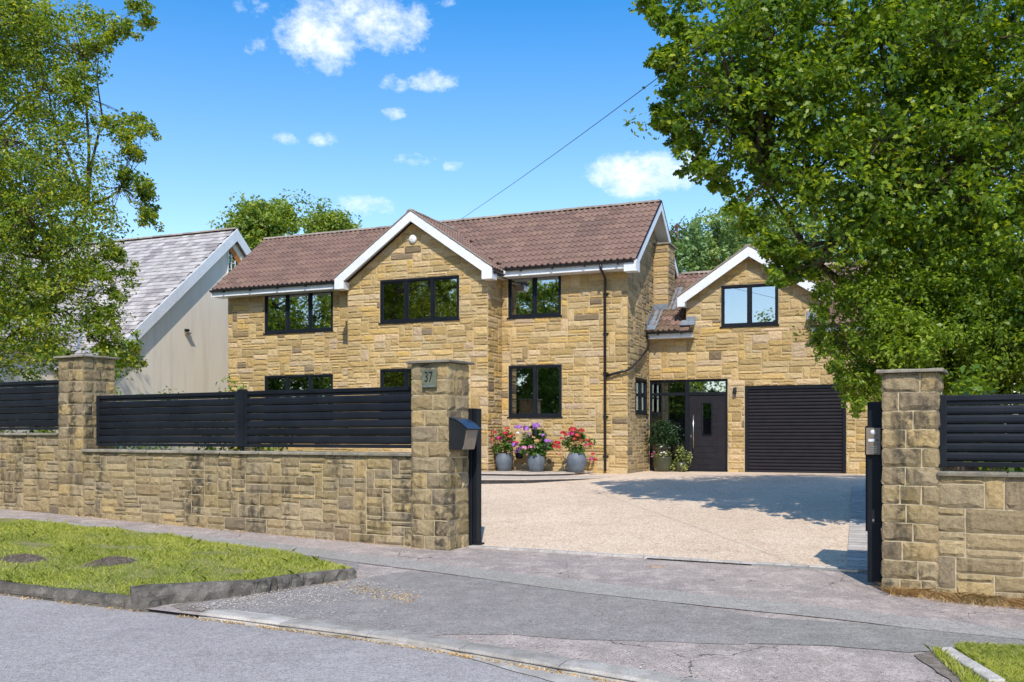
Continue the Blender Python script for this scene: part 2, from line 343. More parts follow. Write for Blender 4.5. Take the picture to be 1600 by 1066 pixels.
def drive_mat():
    m = Mat('resin_bound_gravel'); a = m.noise(.5, 6, .6); b = m.noise(2.5, 6, .65, (1, 1, 1)); v = m.voro(62); f = m.noise(85, 3, .7)
    c = m.mix(m.sm(a, .35, .68), (.64, .50, .365), (.71, .565, .425)); c = m.mix(m.math('MULTIPLY', m.sm(b, .5, .68), .45), c, (.50, .37, .27))
    r = m.n('ShaderNodeSeparateColor'); m.l(v[1], r.inputs[0])
    c = m.mix(1.0, c, m.ramp(r.outputs[0], [(0, (.60, .53, .46)), (.35, (.94, .91, .88)), (.75, (1.08, 1.08, 1.08)), (1, (1.3, 1.3, 1.3))]), 'MULTIPLY')
    c = m.mix(m.math('MULTIPLY', m.sm(f, .66, .72), .5), c, (.24, .16, .10))
    m.bump(m.math('MULTIPLY', v[0], -1.0), .5, .004); return m.fin(c, .85, .2)
M['drive'] = drive_mat()
M['turf'] = rough_mat('turf_soil', (.18, .20, .05), (.30, .26, .12), 5, 40, .95, .8, .03, .1, 0)
M['field'] = rough_mat('garden_grass', (.06, .09, .02), (.09, .11, .03), 3, 40, .95, .8, .03, .1, 0)
M['earth'] = rough_mat('bare_earth', (.25, .20, .16), (.36, .30, .25), 9, 60, .95, 1, .03, .1, 0)

def leaf_mat(name, cols, trans=.4, tcol=(1.25, 1.5, .5), rough=.42, spec=.35):
    m = Mat(name); r = m.rnd(); n = len(cols)
    c = m.ramp(r, [((i+.5)/n, q) for i, q in enumerate(cols)])
    big = m.noise(.9, 3, .5); c = m.mix(1.0, c, m.ramp(big, [(.3, (.78, .82, .8)), (.7, (1.2, 1.15, 1.05))]), 'MULTIPLY')
    m.fin(c, rough, spec)
    tr = m.n('ShaderNodeBsdfTranslucent'); m.l(m.mix(1.0, c, tcol, 'MULTIPLY'), tr.inputs[0])
    mx = m.n('ShaderNodeMixShader'); mx.inputs[0].default_value = trans; m.l(m.p.outputs[0], mx.inputs[1]); m.l(tr.outputs[0], mx.inputs[2]); m.l(mx.outputs[0], m.out.inputs[0]); return m.m
M['leaf_oak'] = leaf_mat('lobed_leaf', [(.13,.22,.022), (.07,.14,.02), (.21,.30,.026), (.09,.18,.03), (.38,.44,.035), (.05,.11,.022)], .45, (1.8, 1.7, .4))
M['leaf_birch'] = leaf_mat('small_yellow_green_leaf', [(.22,.31,.035), (.14,.22,.03), (.36,.42,.045), (.17,.26,.04), (.52,.52,.06), (.08,.15,.03)], .45, (1.75, 1.6, .5))
M['leaf_back'] = leaf_mat('mid_green_leaf', [(.22,.31,.06), (.15,.23,.05), (.30,.37,.07), (.34,.38,.07)], .4, (1.6, 1.6, .6))
M['leaf_poplar'] = leaf_mat('blue_green_leaf', [(.22,.33,.14), (.15,.25,.11), (.30,.40,.16), (.36,.43,.14)], .35, (1.4, 1.5, .8))
M['leaf_ivy'] = leaf_mat('bright_trailing_leaf', [(.20,.29,.03), (.13,.21,.025), (.30,.37,.04), (.09,.16,.022)], .45, (1.6, 1.65, .5))
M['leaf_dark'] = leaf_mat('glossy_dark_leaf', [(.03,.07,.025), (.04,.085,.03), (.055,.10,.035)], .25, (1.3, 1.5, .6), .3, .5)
M['leaf_pot'] = leaf_mat('hydrangea_leaf', [(.07,.15,.025), (.05,.12,.02), (.10,.19,.03)], .3, (1.3, 1.5, .6))
M['leaf_var'] = leaf_mat('variegated_leaf', [(.32,.36,.09), (.16,.22,.04), (.42,.44,.16)], .3, (1.2, 1.3, .6))
M['grass'] = leaf_mat('grass_blade', [(.38,.44,.07), (.48,.51,.09), (.60,.57,.17), (.28,.37,.05), (.70,.61,.33), (.54,.53,.12)], .45, (1.4, 1.5, .5), .6, .2)
M['straw'] = leaf_mat('dry_straw', [(.66,.44,.20), (.75,.54,.28), (.55,.34,.14), (.80,.62,.36)], .3, (1.1, 1.0, .8), .8, .1)
M['bark'] = rough_mat('brown_bark', (.09, .065, .045), (.16, .12, .085), 9, 40, .95, 1, .03, .1, 0)
def petal(name, c): return rough_mat(name, c, mul(c, .75), 14, 120, .7, .6, .006, .2, .2)
M['fl_red'] = petal('scarlet_petals', (.55, .035, .05)); M['fl_coral'] = petal('coral_petals', (.62, .10, .06)); M['fl_mauve'] = petal('mauve_petals', (.42, .17, .55)); M['fl_pink'] = petal('pink_petals', (.65, .25, .42)); M['fl_white'] = petal('white_petals', (.75, .75, .68)); M['fl_magenta'] = petal('magenta_petals', (.60, .05, .22))

# ------------------------------------------------------------------ ground levels
def toun(x, y):
    dx, dy = x-W0[0], y-W0[1]; return dx*WD[0]+dy*WD[1], dx*WN[0]+dy*WN[1]
def xy(u, n): return (W0[0]+u*WD[0]+n*WN[0], W0[1]+u*WD[1]+n*WN[1])
def hxy(a, b): return (P0[0]+a*E1[0]+b*E2[0], P0[1]+a*E1[1]+b*E2[1])
def bval(x, y): return (x-P0[0])*E2[0]+(y-P0[1])*E2[1]
def cl(v, a, b): return max(a, min(b, v))
def Z(u, n):
    uu = cl(u, -40, 40); nn = cl(n, -13, .9); z = -.02*uu+.03*nn
    if n > .9:
        b0 = bval(*xy(uu, .9)); b1 = bval(*xy(uu, 1.9)); nh = .9+(-.3-b0)/(b1-b0); nh = cl(nh, 8, 16)
        s = cl((n-.9)/(nh-.9), 0, 1); z = z*(1-s)+.68*s
    return z
def Gz(x, y): return Z(*toun(x, y))
def ground_hit(px, py, dz=0):
    lo, hi = 2., 60.
    for _ in range(50):
        m = (lo+hi)/2; x = (px-800)/1480*m; z = CZ+(680-py)/1480*m
        if z > Gz(x, m)+dz: lo = m
        else: hi = m
    return (px-800)/1480*lo, lo
def frange(a, b, st): 
    n = max(1, int(round((b-a)/st))); return [a+(b-a)*i/n for i in range(n+1)]
def sheet(name, us, ns, mat, dz, inside=None, jag=0, **kw):
    mb = MB(); nu = len(us)
    for n in ns:
        for u in us:
            x, y = xy(u, n); mb.v.append((x, y, Z(u, n)+dz+(rng.uniform(-jag, jag) if jag else 0))); mb.r.append(0)
    for j in range(len(ns)-1):
        for i in range(nu-1): mb.f.append((j*nu+i, j*nu+i+1, (j+1)*nu+i+1, (j+1)*nu+i))
    return mb.build(name, mat, kind='structure', **kw)
BIG = [-900, -300, -120, -60, -40, -30]; 
ug = BIG+frange(-25, 25, 1.0)+[30, 40, 60, 120, 300, 900]
ng = [-900, -300, -120, -60, -30, -20, -13]+frange(-12, .9, 1.0)+frange(1.4, 17, .6)+[20, 30, 60, 120, 300, 900]
sheet('ground', ug, ng, M['field'], -.06)
sheet('road', frange(-60, 60, 2.0), frange(-11.6, -4.2, .8), M['road'], -.035)
KERB = [(-60,-4.9),(-12,-4.75),(-8,-4.6),(-6.3,-4.43),(-5.4,-4.35),(-3.2,-4.2),(-1.35,-4.3),(2,-4.45),(10,-4.6),(60,-4.9)]
def kn(u):
    for (a, na), (b, nb) in zip(KERB, KERB[1:]):
        if a <= u <= b: return na+(nb-na)*(u-a)/(b-a)
    return -4.7
# pavement and crossover, one sheet from the kerb line to the gate
mb = MB(); us = frange(-30, 20, .5); ts = frange(0, 1, .05)
for t in ts:
    for u in us:
        n = kn(u)+(.98-kn(u))*t; x, y = xy(u, n); mb.v.append((x, y, Z(u, n))); mb.r.append(0)
for j in range(len(ts)-1):
    for i in range(len(us)-1): a = j*len(us)+i; mb.f.append((a, a+1, a+len(us)+1, a+len(us)))
mb.build('pavement', M['path'], kind='structure')
def ground_patch(name, pts, mat, dz, kind='structure', jig=.0, sub=6):   # a thin sheet draped on the ground, outline in u,n
    # outline refined and roughened, filled as a fan of strips
    out = []
    for i, p in enumerate(pts):
        q = pts[(i+1) % len(pts)]; L = math.hypot(q[0]-p[0], q[1]-p[1]); k = max(1, int(L/.12))
        for j in range(k):
            t = j/k; out.append((p[0]+(q[0]-p[0])*t+rng.uniform(-jig, jig), p[1]+(q[1]-p[1])*t+rng.uniform(-jig, jig)))
    bm = bmesh.new(); vs = [bm.verts.new((*xy(u, n), Z(u, n)+dz)) for u, n in out]; bm.faces.new(vs)
    bmesh.ops.triangulate(bm, faces=bm.faces[:]); me = bpy.data.meshes.new(name); bm.to_mesh(me); bm.free(); me.materials.append(mat)
    if me.polygons and me.polygons[0].normal.z < 0: me.flip_normals()
    o = bpy.data.objects.new(name, me); col.objects.link(o); o['kind'] = kind; return o
def px_poly(pts): return [toun(*ground_hit(px, py)) for px, py in pts]
ground_patch('asphalt_patch', px_poly([(290,944),(420,928),(560,905),(640,893),(760,905),(900,925),(1080,946),(1200,966),(1180,995),(1165,1008),(1030,1003),(900,1000),(800,992),(700,992),(640,997),(560,990),(480,975),(380,962)]), M['patch'], .004, jig=.012)
ground_patch('grey_path_surface', px_poly([(60,818),(180,826),(400,852),(560,876),(560,890),(430,872),(260,845),(60,828)]), M['patch'], .005, jig=.01)
ground_patch('footpath_surface', px_poly([(1195,966),(1340,975),(1470,986),(1620,1000),(1620,1022),(1500,1016),(1420,1020),(1300,1010),(1168,1006)]), M['green_patch'], .006, jig=.01)
ground_patch('trench_patch', px_poly([(60,812),(180,824),(400,846),(560,866),(700,884),(900,908),(1100,930),(1300,950),(1450,968),(1620,988),(1620,1003),(1450,986),(1300,968),(1100,948),(900,926),(700,898),(560,880),(400,858),(180,834),(60,820)]), M['trench'], .009, jig=.006)
ground_patch('gravelly_worn_patch', px_poly([(262,947),(330,936),(450,918),(565,905),(640,915),(655,925),(600,934),(560,942),(480,946),(430,952),(340,958),(300,957)]), M['earth'], .0035, jig=.03)
# ------------------------------------------------------------------ driveway
DF = [(-5.3,.33),(-.43,1.08),(0,1.1)]
def drn(u): return .33+(u+5.3)*(.75/4.87)
mb = MB(); us = frange(-14, 8, .6); ts = frange(0, 1, .04)
for t in ts:
    for u in us:
        n0 = drn(u)+.16 if u > -7 else 1.0; n = n0+(16.5-n0)*t; x, y = xy(u, n); mb.v.append((x, y, Z(u, n)+.004)); mb.r.append(0)
for j in range(len(ts)-1):
    for i in range(len(us)-1): a = j*len(us)+i; mb.f.append((a, a+1, a+len(us)+1, a+len(us)))
drive = mb.build('driveway', M['drive'], kind='structure')
def block(w, d, h=.03, e=.006):
    mb = MB(); vs = [(-w/2,-d/2,-.04),(w/2,-d/2,-.04),(w/2,d/2,-.04),(-w/2,d/2,-.04),(-w/2,-d/2,h-e),(w/2,-d/2,h-e),(w/2,d/2,h-e),(-w/2,d/2,h-e),(-w/2+e,-d/2+e,h),(w/2-e,-d/2+e,h),(w/2-e,d/2-e,h),(-w/2+e,d/2-e,h)]
    mb.add(vs, [(0,1,5,4),(1,2,6,5),(2,3,7,6),(3,0,4,7),(4,5,9,8),(5,6,10,9),(6,7,11,10),(7,4,8,11),(8,9,10,11)]); return mb.mesh('paving_block', M['sett'])
bk = block(.195, .125, .022); bk2 = block(.27, .20, .02)
edge_ang = math.atan2(WD[1], WD[0])+math.atan2(.75, 4.87)
for i in range(27):
    u = -5.25+i*.1985; n = drn(u)+.075; x, y = xy(u, n)
    inst(bk, 'paving_block', drive, Matrix.Translation((x, y, Z(u, n)+.003+rng.uniform(-.002, .002))) @ Matrix.Rotation(edge_ang+rng.uniform(-.01, .01), 4, 'Z'))
# right-hand border of slabs running to the house: two rows
pa = ground_hit(1322, 893); pb = ground_hit(1332, 762); 
L = math.hypot(pb[0]-pa[0], pb[1]-pa[1]); dirv = ((pb[0]-pa[0])/L, (pb[1]-pa[1])/L); perp = (dirv[1], -dirv[0]); ba = math.atan2(dirv[1], dirv[0])-math.pi/2
for row in range(2):
    for i in range(int(L/.203)+1):
        s = .12+i*.203; x = pa[0]+dirv[0]*s+perp[0]*(.135+row*.276); y = pa[1]+dirv[1]*s+perp[1]*(.135+row*.276)
        u, n = toun(x, y)
        if n < drn(u)+.18: continue
        inst(bk2, 'paving_block', drive, Matrix.Translation((x, y, Gz(x, y)+.004+rng.uniform(-.002, .002))) @ Matrix.Rotation(ba+rng.uniform(-.006, .006), 4, 'Z'))
# drain channel: a black slot then a galvanised grate
def along(name, u0, u1, dn, w, h0, h1, mat, parent=None):
    mb = MB(); k = 8; 
    for i in range(k):
        a, b = u0+(u1-u0)*i/k, u0+(u1-u0)*(i+1)/k; q = []
        for zz in (h0, h1):
            for (u, o) in ((a, 0), (b, 0), (b, w), (a, w)):
                n = drn(u)+dn+o; q.append((*xy(u, n), Z(u, n)+zz))
        mb.add(q, [(3,2,1,0),(4,5,6,7),(0,1,5,4),(1,2,6,5),(2,3,7,6),(3,0,4,7)])
    return mb.build(name, mat, parent)
dc = empty('drain_channel', (*xy(-1.6, drn(-1.6)), Z(-1.6, .9)), kind='thing', label='narrow drainage channel with slotted grate along the front edge of the driveway', cat='drain')
def keepw(o, p): o.parent = p; o.matrix_parent_inverse = (Matrix.Translation(p.location) @ p.rotation_euler.to_matrix().to_4x4()).inverted(); return o
keepw(along('channel_rail', -2.9, -1.62, -.03, .02, -.03, .014, M['black']), dc)
keepw(along('channel_rail', -1.62, -.42, -.035, .012, -.03, .016, M['steel']), dc)
keepw(along('channel_rail', -1.62, -.42, .0, .010, -.03, .016, M['steel']), dc)
mb = MB()
for i in range(60):
    u = -1.61+i*.02; n = drn(u)-.03; q = []
    for zz in (-.01, .013):
        for du, o in ((0, .006), (.008, .006), (.008, .032), (0, .032)): q.append((*xy(u+du, n+o), Z(u, n)+zz))
    mb.add(q, [(3,2,1,0),(4,5,6,7),(0,1,5,4),(1,2,6,5),(2,3,7,6),(3,0,4,7)])
keepw(mb.build('grate', M['steel']), dc)
x, y = ground_hit(1025, 885)
mb = MB().lathe([(.0, .006), (.09, .006), (.095, .0), (.095, -.02)], 16); o = mb.build('stopcock_cover', rough_mat('rusty_iron_cover', (.30, .20, .14), (.42, .30, .22), 20, 80)); o.location = (x, y, Gz(x, y)+.003)
tag(o, 'small round rusty access cover in the asphalt in front of the driveway', 'cover')

# ------------------------------------------------------------------ kerbs and verges
def kerb_stone(mb, pts_front, pts_back, ztop, zbot, r, seg=6, rough=.006, seed=0):
    rr = random.Random(seed); vs = []; 
    for i in range(seg+1):
        t = i/seg
        f = [pts_front[0][k]*(1-t)+pts_front[1][k]*t for k in (0, 1)]; b = [pts_back[0][k]*(1-t)+pts_back[1][k]*t for k in (0, 1)]
        zt = ztop[0]*(1-t)+ztop[1]*t; zb = zbot[0]*(1-t)+zbot[1]*t
        j = lambda: rr.uniform(-rough, rough)
        en = 0.012 if i in (0, seg) else 0
        dx, dy = (b[0]-f[0]), (b[1]-f[1]); l = math.hypot(dx, dy); dx /= l; dy /= l
        vs += [(f[0], f[1], zb), (f[0]+dx*(.0+en)+j(), f[1]+dy*(.0+en)+j(), zb*.4+zt*.6+j()), (f[0]+dx*(.03)+j(), f[1]+dy*(.03)+j(), zt-.004-en+j()*.6), (f[0]*.45+b[0]*.55, f[1]*.45+b[1]*.55, zt+j()*.5-en*.4), (b[0], b[1], zt-.006-en), (b[0], b[1], zb)]
    k = 6; fs = [(i*k+q, i*k+k+q, i*k+k+q+1, i*k+q+1) for i in range(seg) for q in range(5)]+[tuple(range(k-1, -1, -1)), tuple(seg*k+q for q in range(k))]
    mb.add(vs, fs, r)
KH = .10
kerb = empty('kerb', (*xy(-8, kn(-8)), 0), kind='structure')
def kpart(f, b, zt, zb, mat, seed, rough=.006, seg=6, name='kerb_stone'):
    mb = MB(); kerb_stone(mb, f, b, zt, zb, rng.random(), seg, rough, seed); o = mb.build(name, mat); keepw(o, kerb); return o
kerb['kind'] = 'structure'
u = -16.0; sd = 0
while u < -6.05:
    v = min(u+rng.uniform(.85, 1.1), -6.02); 
    if -6.02-v < .3: v = -6.02
    g = .004; f = [xy(u+g, kn(u)-.0), xy(v-g, kn(v)-.0)]; b = [xy(u+g, kn(u)+.15), xy(v-g, kn(v)+.15)]
    kpart(f, b, (Z(u, kn(u))+.085, Z(v, kn(v))+.085), (Z(u, kn(u))-.08, Z(v, kn(v))-.08), M['kerbdark'], sd, .013, 8); u = v; sd += 1
# three big radius stones from the road back to the path
rad = [(205,950,912),(402,929,893),(462,921,893)]
pA = ground_hit(207, 951); pB = ground_hit(402, 930); pC = ground_hit(470, 917); pD = ground_hit(560, 904)
def off(p, q, w):
    dx, dy = q[0]-p[0], q[1]-p[1]; l = math.hypot(dx, dy); return (-dy/l*w, dx/l*w)
segs = [(pA, pB, .225, .165), (pB, pC, .16, .15), (pC, pD, .145, .125)]
for i, (p, q, h0, h1) in enumerate(segs):
    o = off(p, q, .17); p2 = (p[0]+o[0], p[1]+o[1]); q2 = (q[0]+o[0], q[1]+o[1])
    ex = .006; d = (q[0]-p[0], q[1]-p[1]); l = math.hypot(*d); d = (d[0]/l*ex, d[1]/l*ex)
    kpart([(p[0]+d[0], p[1]+d[1]), (q[0]-d[0], q[1]-d[1])], [(p2[0]+d[0], p2[1]+d[1]), (q2[0]-d[0], q2[1]-d[1])], (Gz(*p)+h0-.02, Gz(*q)+h1-.02), (Gz(*p)-.08, Gz(*q)-.05), M['kerbdark'], 50+i, .022, 12)
# dropped kerb
u = -5.42
while u < 6:
    v = u+rng.uniform(.88, .96); g = .004
    kpart([xy(u+g, kn(u)), xy(v-g, kn(v))], [xy(u+g, kn(u)+.27), xy(v-g, kn(v)+.27)], (Z(u, kn(u))+.027, Z(v, kn(v))+.027), (Z(u, kn(u))-.1, Z(v, kn(v))-.1), M['kerbstone'], 80+int(u*10), .003); u = v
# channel stones beside the dropped kerb
ch = ground_patch('gutter_strip', px_poly([(700,1013),(850,1040),(1000,1068),(900,1068),(800,1042)]), M['kerbstone'], -.028, jig=.008)

def verge(name, pts, top_fn, step, keep, mat, **kw):
    us = [p[0] for p in pts]; ns = [p[1] for p in pts]; U = frange(min(us), max(us), step); Nn = frange(min(ns), max(ns), step); mb = MB(); idx = {}
    def ins(u, n):
        c = False; j = len(pts)-1
        for i in range(len(pts)):
            if (pts[i][1] > n) != (pts[j][1] > n) and u < (pts[j][0]-pts[i][0])*(n-pts[i][1])/(pts[j][1]-pts[i][1])+pts[i][0]: c = not c
            j = i
        return c
    for j, n in enumerate(Nn):
        for i, u in enumerate(U):
            if ins(u, n): idx[i, j] = len(mb.v); mb.v.append((*xy(u, n), Z(u, n)+top_fn(u, n))); mb.r.append(0)
    for (i, j) in list(idx):
        if all(k in idx for k in ((i+1, j), (i+1, j+1), (i, j+1))): mb.f.append((idx[i, j], idx[i+1, j], idx[i+1, j+1], idx[i, j+1]))
    o = mb.build(name, mat, smooth=True, kind='structure', **kw); return o, ins
def smoothn(u, n): return .5*math.sin(u*2.1+.7)*math.sin(n*2.7+1)+.5*math.sin(u*5.3+n*4.1)
rb = [toun(*p) for p in (pA, pB, pC, pD)]
vpts = [(-16, kn(-16)+.09), (-12, kn(-12)+.09), (-8, kn(-8)+.09), (-6.3, kn(-6.3)+.10), (rb[0][0]-.12, rb[0][1]+.10), (rb[1][0]-.13, rb[1][1]+.06), (rb[2][0]-.13, rb[2][1]+.06), (rb[3][0]-.1, rb[3][1]+.05), (rb[3][0]-.45, rb[3][1]+.28), (-7.2,-1.35), (-9.7,-1.0), (-12.5,-.95), (-16,-.95)]
def vtop(u, n):
    t = cl((n-kn(u))/(3.4), 0, 1); e = cl((-u-5.2)/1.5, 0, 1)
    return .068*(1-t*.7)+.012+.018*smoothn(u, n)+.05*math.sin(math.pi*t)*e
mb_v, ins_v = verge('grass_verge', vpts, vtop, .05, None, M['turf'])
earths = [(-8.0,-3.2,.5,.33),(-10.3,-3.55,.7,.3),(-7.2,-2.4,.35,.2),(-9.5,-2.2,.5,.25),(-6.6,-2.9,.25,.15),(-11.6,-3.0,.6,.3)]
earths = [(*toun(*ground_hit(px, py, .12)), a, b) for px, py, a, b in [(172,878,.30,.34),(35,872,.42,.22),(320,862,.22,.2),(300,848,.10,.1),(55,850,.35,.15),(372,889,.2,.12),(185,852,.5,.12)]]
eb = MB()
for k, (eu, en, ra, rb_) in enumerate(earths[:2]):
    b0 = len(eb.v); G = 20
    for j in range(G+1):
        for i in range(G+1):
            a = (i/G*2-1); b = (j/G*2-1); d = min(1, math.hypot(a, b)); u = eu+a*ra*1.1; n = en+b*rb_*1.1
            eb.v.append((*xy(u, n), Z(u, n)+vtop(u, n)-.03+.075*(1-d*d)+rng.uniform(-.03, .035)*(1-d))); eb.r.append(0)
    eb.f += [(b0+j*(G+1)+i, b0+j*(G+1)+i+1, b0+(j+1)*(G+1)+i+1, b0+(j+1)*(G+1)+i) for j in range(G) for i in range(G)]
eb.build('bare_earth', rough_mat('dark_soil_clods', (.12, .09, .07), (.20, .16, .13), 18, 70, .95, 1, .03, .1, 0), kind='stuff', label='churned bare soil patches in the grass verge', cat='soil')
def blades(name, N, sampler, hmin, hmax, mat, w=.006, lean=.5, seed=1, **kw):
    g = np.random.default_rng(seed); P = []
    while len(P) < N:
        q = sampler(g)
        if q is not None: P.append(q)
    P = np.array(P); N = len(P); base = P[:, :3]; hs_ = P[:, 3]
    an = g.uniform(0, 2*math.pi, N); h = g.uniform(hmin, hmax, N)*hs_; la = g.uniform(0, 2*math.pi, N); le = g.uniform(.1, lean, N)*h
    side = np.stack([np.cos(an), np.sin(an), np.zeros(N)], 1)*w; ld = np.stack([np.cos(la), np.sin(la), np.zeros(N)], 1)
    up = np.array([0, 0, 1.])
    m_ = base+ld*le[:, None]*.35+up*h[:, None]*.6; t_ = base+ld*le[:, None]*1.1+up*(h*.95)[:, None]
    V = np.stack([base-side, base+side, m_+side*.7, t_, m_-side*.7], 1).reshape(-1, 3); F = np.arange(N*5).reshape(N, 5)
    return bigmesh(name, V, F, np.repeat(g.random(N), 5), mat, **kw)
def vs1(g):
    u = g.uniform(-13, -5.0); n = g.uniform(-4.6, -.95)
    if not ins_v(u, n): return None
    dens = 1.0; hh = 1.0
    for (eu, en, ra, rb_) in earths:
        d = ((u-eu)/ra)**2+((n-en)/rb_)**2
        if d < 1: dens *= .12; hh = .6
        elif d < 1.8: dens *= .5
    c = .5+.5*math.sin(u*3.1+math.sin(n*4)*1.5)*math.sin(n*3.7+u)
    if g.random() > dens*(.55+.45*c): return None
    tuft = 2.1 if math.sin(u*17+3*math.sin(n*6))*math.sin(n*15+2*u) > .82 else 1.0
    return (*xy(u, n), Z(u, n)+vtop(u, n)-.005, hh*(.5+.7*c)*tuft)
blades('grass', 90000, vs1, .016, .050, M['grass'], .0042, 1.3, 3, kind='stuff', label='short mown sunlit grass on the left verge', cat='grass')
gg = np.random.default_rng(77); N_ = 2600; wp = px_poly([(290,950),(450,920),(565,906),(655,925),(560,940),(340,955)]); U_ = []; 
while len(U_) < N_:
    k = gg.integers(0, 3)
    if k < 2:
        a, b, c = [np.array(wp[i]) for i in ((0, 1, 5) if gg.random() < .3 else ((1, 4, 5) if gg.random() < .5 else ((1, 2, 4) if gg.random() < .5 else (2, 3, 4))))]
        r1, r2 = gg.random(2); r1 = math.sqrt(r1); q = a*(1-r1)+b*r1*(1-r2)+c*r1*r2+gg.normal(0, .05, 2)
    else: u_ = gg.uniform(-5.6, 3); q = np.array((u_, kn(u_)+abs(gg.normal(0, .35))+.15))
    U_.append((q[0], q[1]))
V_ = []; F_ = []; 
for (u_, n_2) in U_:
    c = np.array((*xy(u_, n_2), Z(u_, n_2)+.012)); r = gg.uniform(.004, .012); b = len(V_); V_ += [tuple(c+np.array(d)*r*gg.uniform(.6, 1.2)) for d in ((1,0,0),(0,1,0),(-1,0,0),(0,-1,0),(0,0,.8),(0,0,-.8))]; F_ += [(b, b+1, b+4), (b+1, b+2, b+4), (b+2, b+3, b+4), (b+3, b, b+4)]
bigmesh('gravel', V_, F_, np.repeat(gg.random(len(U_)), 6), rough_mat('loose_grit', (.30, .26, .22), (.50, .44, .38), 30, 90, .95, .5, .003, .1, .35), kind='stuff', label='loose grit scattered over the worn crossover by the verge', cat='gravel')
# right verge: a stone edging strip and grass
vp2 = px_poly([(1455,1022),(1500,1016),(1620,1022),(1640,1085),(1520,1085)])
rv, ins_r = verge('right_grass_verge', [(p[0], p[1]) for p in vp2]+[], lambda u, n: .015+.008*smoothn(u, n), .03, None, M['turf'])
es_ = px_poly([(1462,1018),(1487,1018),(1572,1078),(1545,1078)])
ground_patch('soil_strip', px_poly([(1425,1024),(1462,1019),(1500,1045),(1535,1075),(1495,1072),(1455,1045)]), M['earth'], .010, jig=.02)
mb = MB(); mb.slab([xy(*p) for p in es_], Z(*es_[0])-.05, Z(*es_[0])+.038); bevel(mb.build('edging_stone', M['kerbstone'], kind='thing', label='grey stone edging strip set in the grass at the lower right corner', cat='edging stone'), .01, 2)
def vs2(g):
    u = g.uniform(.3, 2.6); n = g.uniform(-3.8, -1.7)
    if not ins_r(u, n): return None
    x, y = xy(u, n); px = 800+1480*x/y
    py = 680-1480*(Z(u, n)-CZ)/y; lx_ = 1464+(py-1018)*1.36
    if px < lx_ and g.random() > .22: return None
    if lx_-3 < px < lx_+30: return None
    return (x, y, Z(u, n)+.015, 1.0)
blades('grass', 16000, vs2, .03, .075, M['grass'], .004, 1.1, 4, kind='stuff', label='green grass of the small verge in the lower right corner', cat='grass')
def vs3(g):
    u = g.uniform(.08, 2.2); n = -abs(g.normal(0, .13))-.0
    if u < .45: n *= .6
    if g.random() > .35+.65*(math.sin(u*9)*.5+.5): return None
    return (*xy(u, n), Z(u, n), 1.0)
blades('dry_grass', 7000, vs3, .03, .11, M['straw'], .0022, 3.2, 5, kind='stuff', label='dry straw coloured grass at the foot of the right boundary wall', cat='dry grass')
def vs4(g):
    t = g.random()
    if t < .45: u = g.uniform(-5.6, 3); n = kn(u)-abs(g.normal(0, .03))
    elif t < .6: u = g.uniform(-12, -6); n = kn(u)-abs(g.normal(0, .035))
    elif t < .8:
        p = px_poly([(g.uniform(480, 650), g.uniform(915, 945))])[0] if False else (g.uniform(-5.6, -4.0), 0); u = p[0]; n = -2.6-(u+5.0)*.25+g.normal(0, .12)
    else: u = g.uniform(-13, -5.6); n = -.02-abs(g.normal(0, .04))
    if g.random() > .4+.6*math.sin(u*5+n)**2: return None
    return (*xy(u, n), Z(u, n)-(.03 if n < kn(u) else 0)+.002, 1.0)
blades('litter', 2300, vs4, .006, .022, M['straw'], .007, 3, 6, kind='stuff', label='dry moss and leaf litter along the kerbs and the wall foot', cat='litter')

def vs5(g):
    t = g.random()
    if t < .5: u = g.uniform(-5.2, -.4); n = drn(u)+.16+abs(g.normal(0, .25))
    elif t < .8: u = g.uniform(-5.2, 0); n = drn(u)-.06-abs(g.normal(0, .05))
    else: u = g.uniform(-4, 1); n = g.uniform(1, 8)
    return (*xy(u, n), Z(u, n)+.004, 1.0)
blades('litter', 700, vs5, .003, .009, M['straw'], .006, 3, 16, kind='stuff', label='dry leaf scraps blown over the driveway and its front edge', cat='litter')
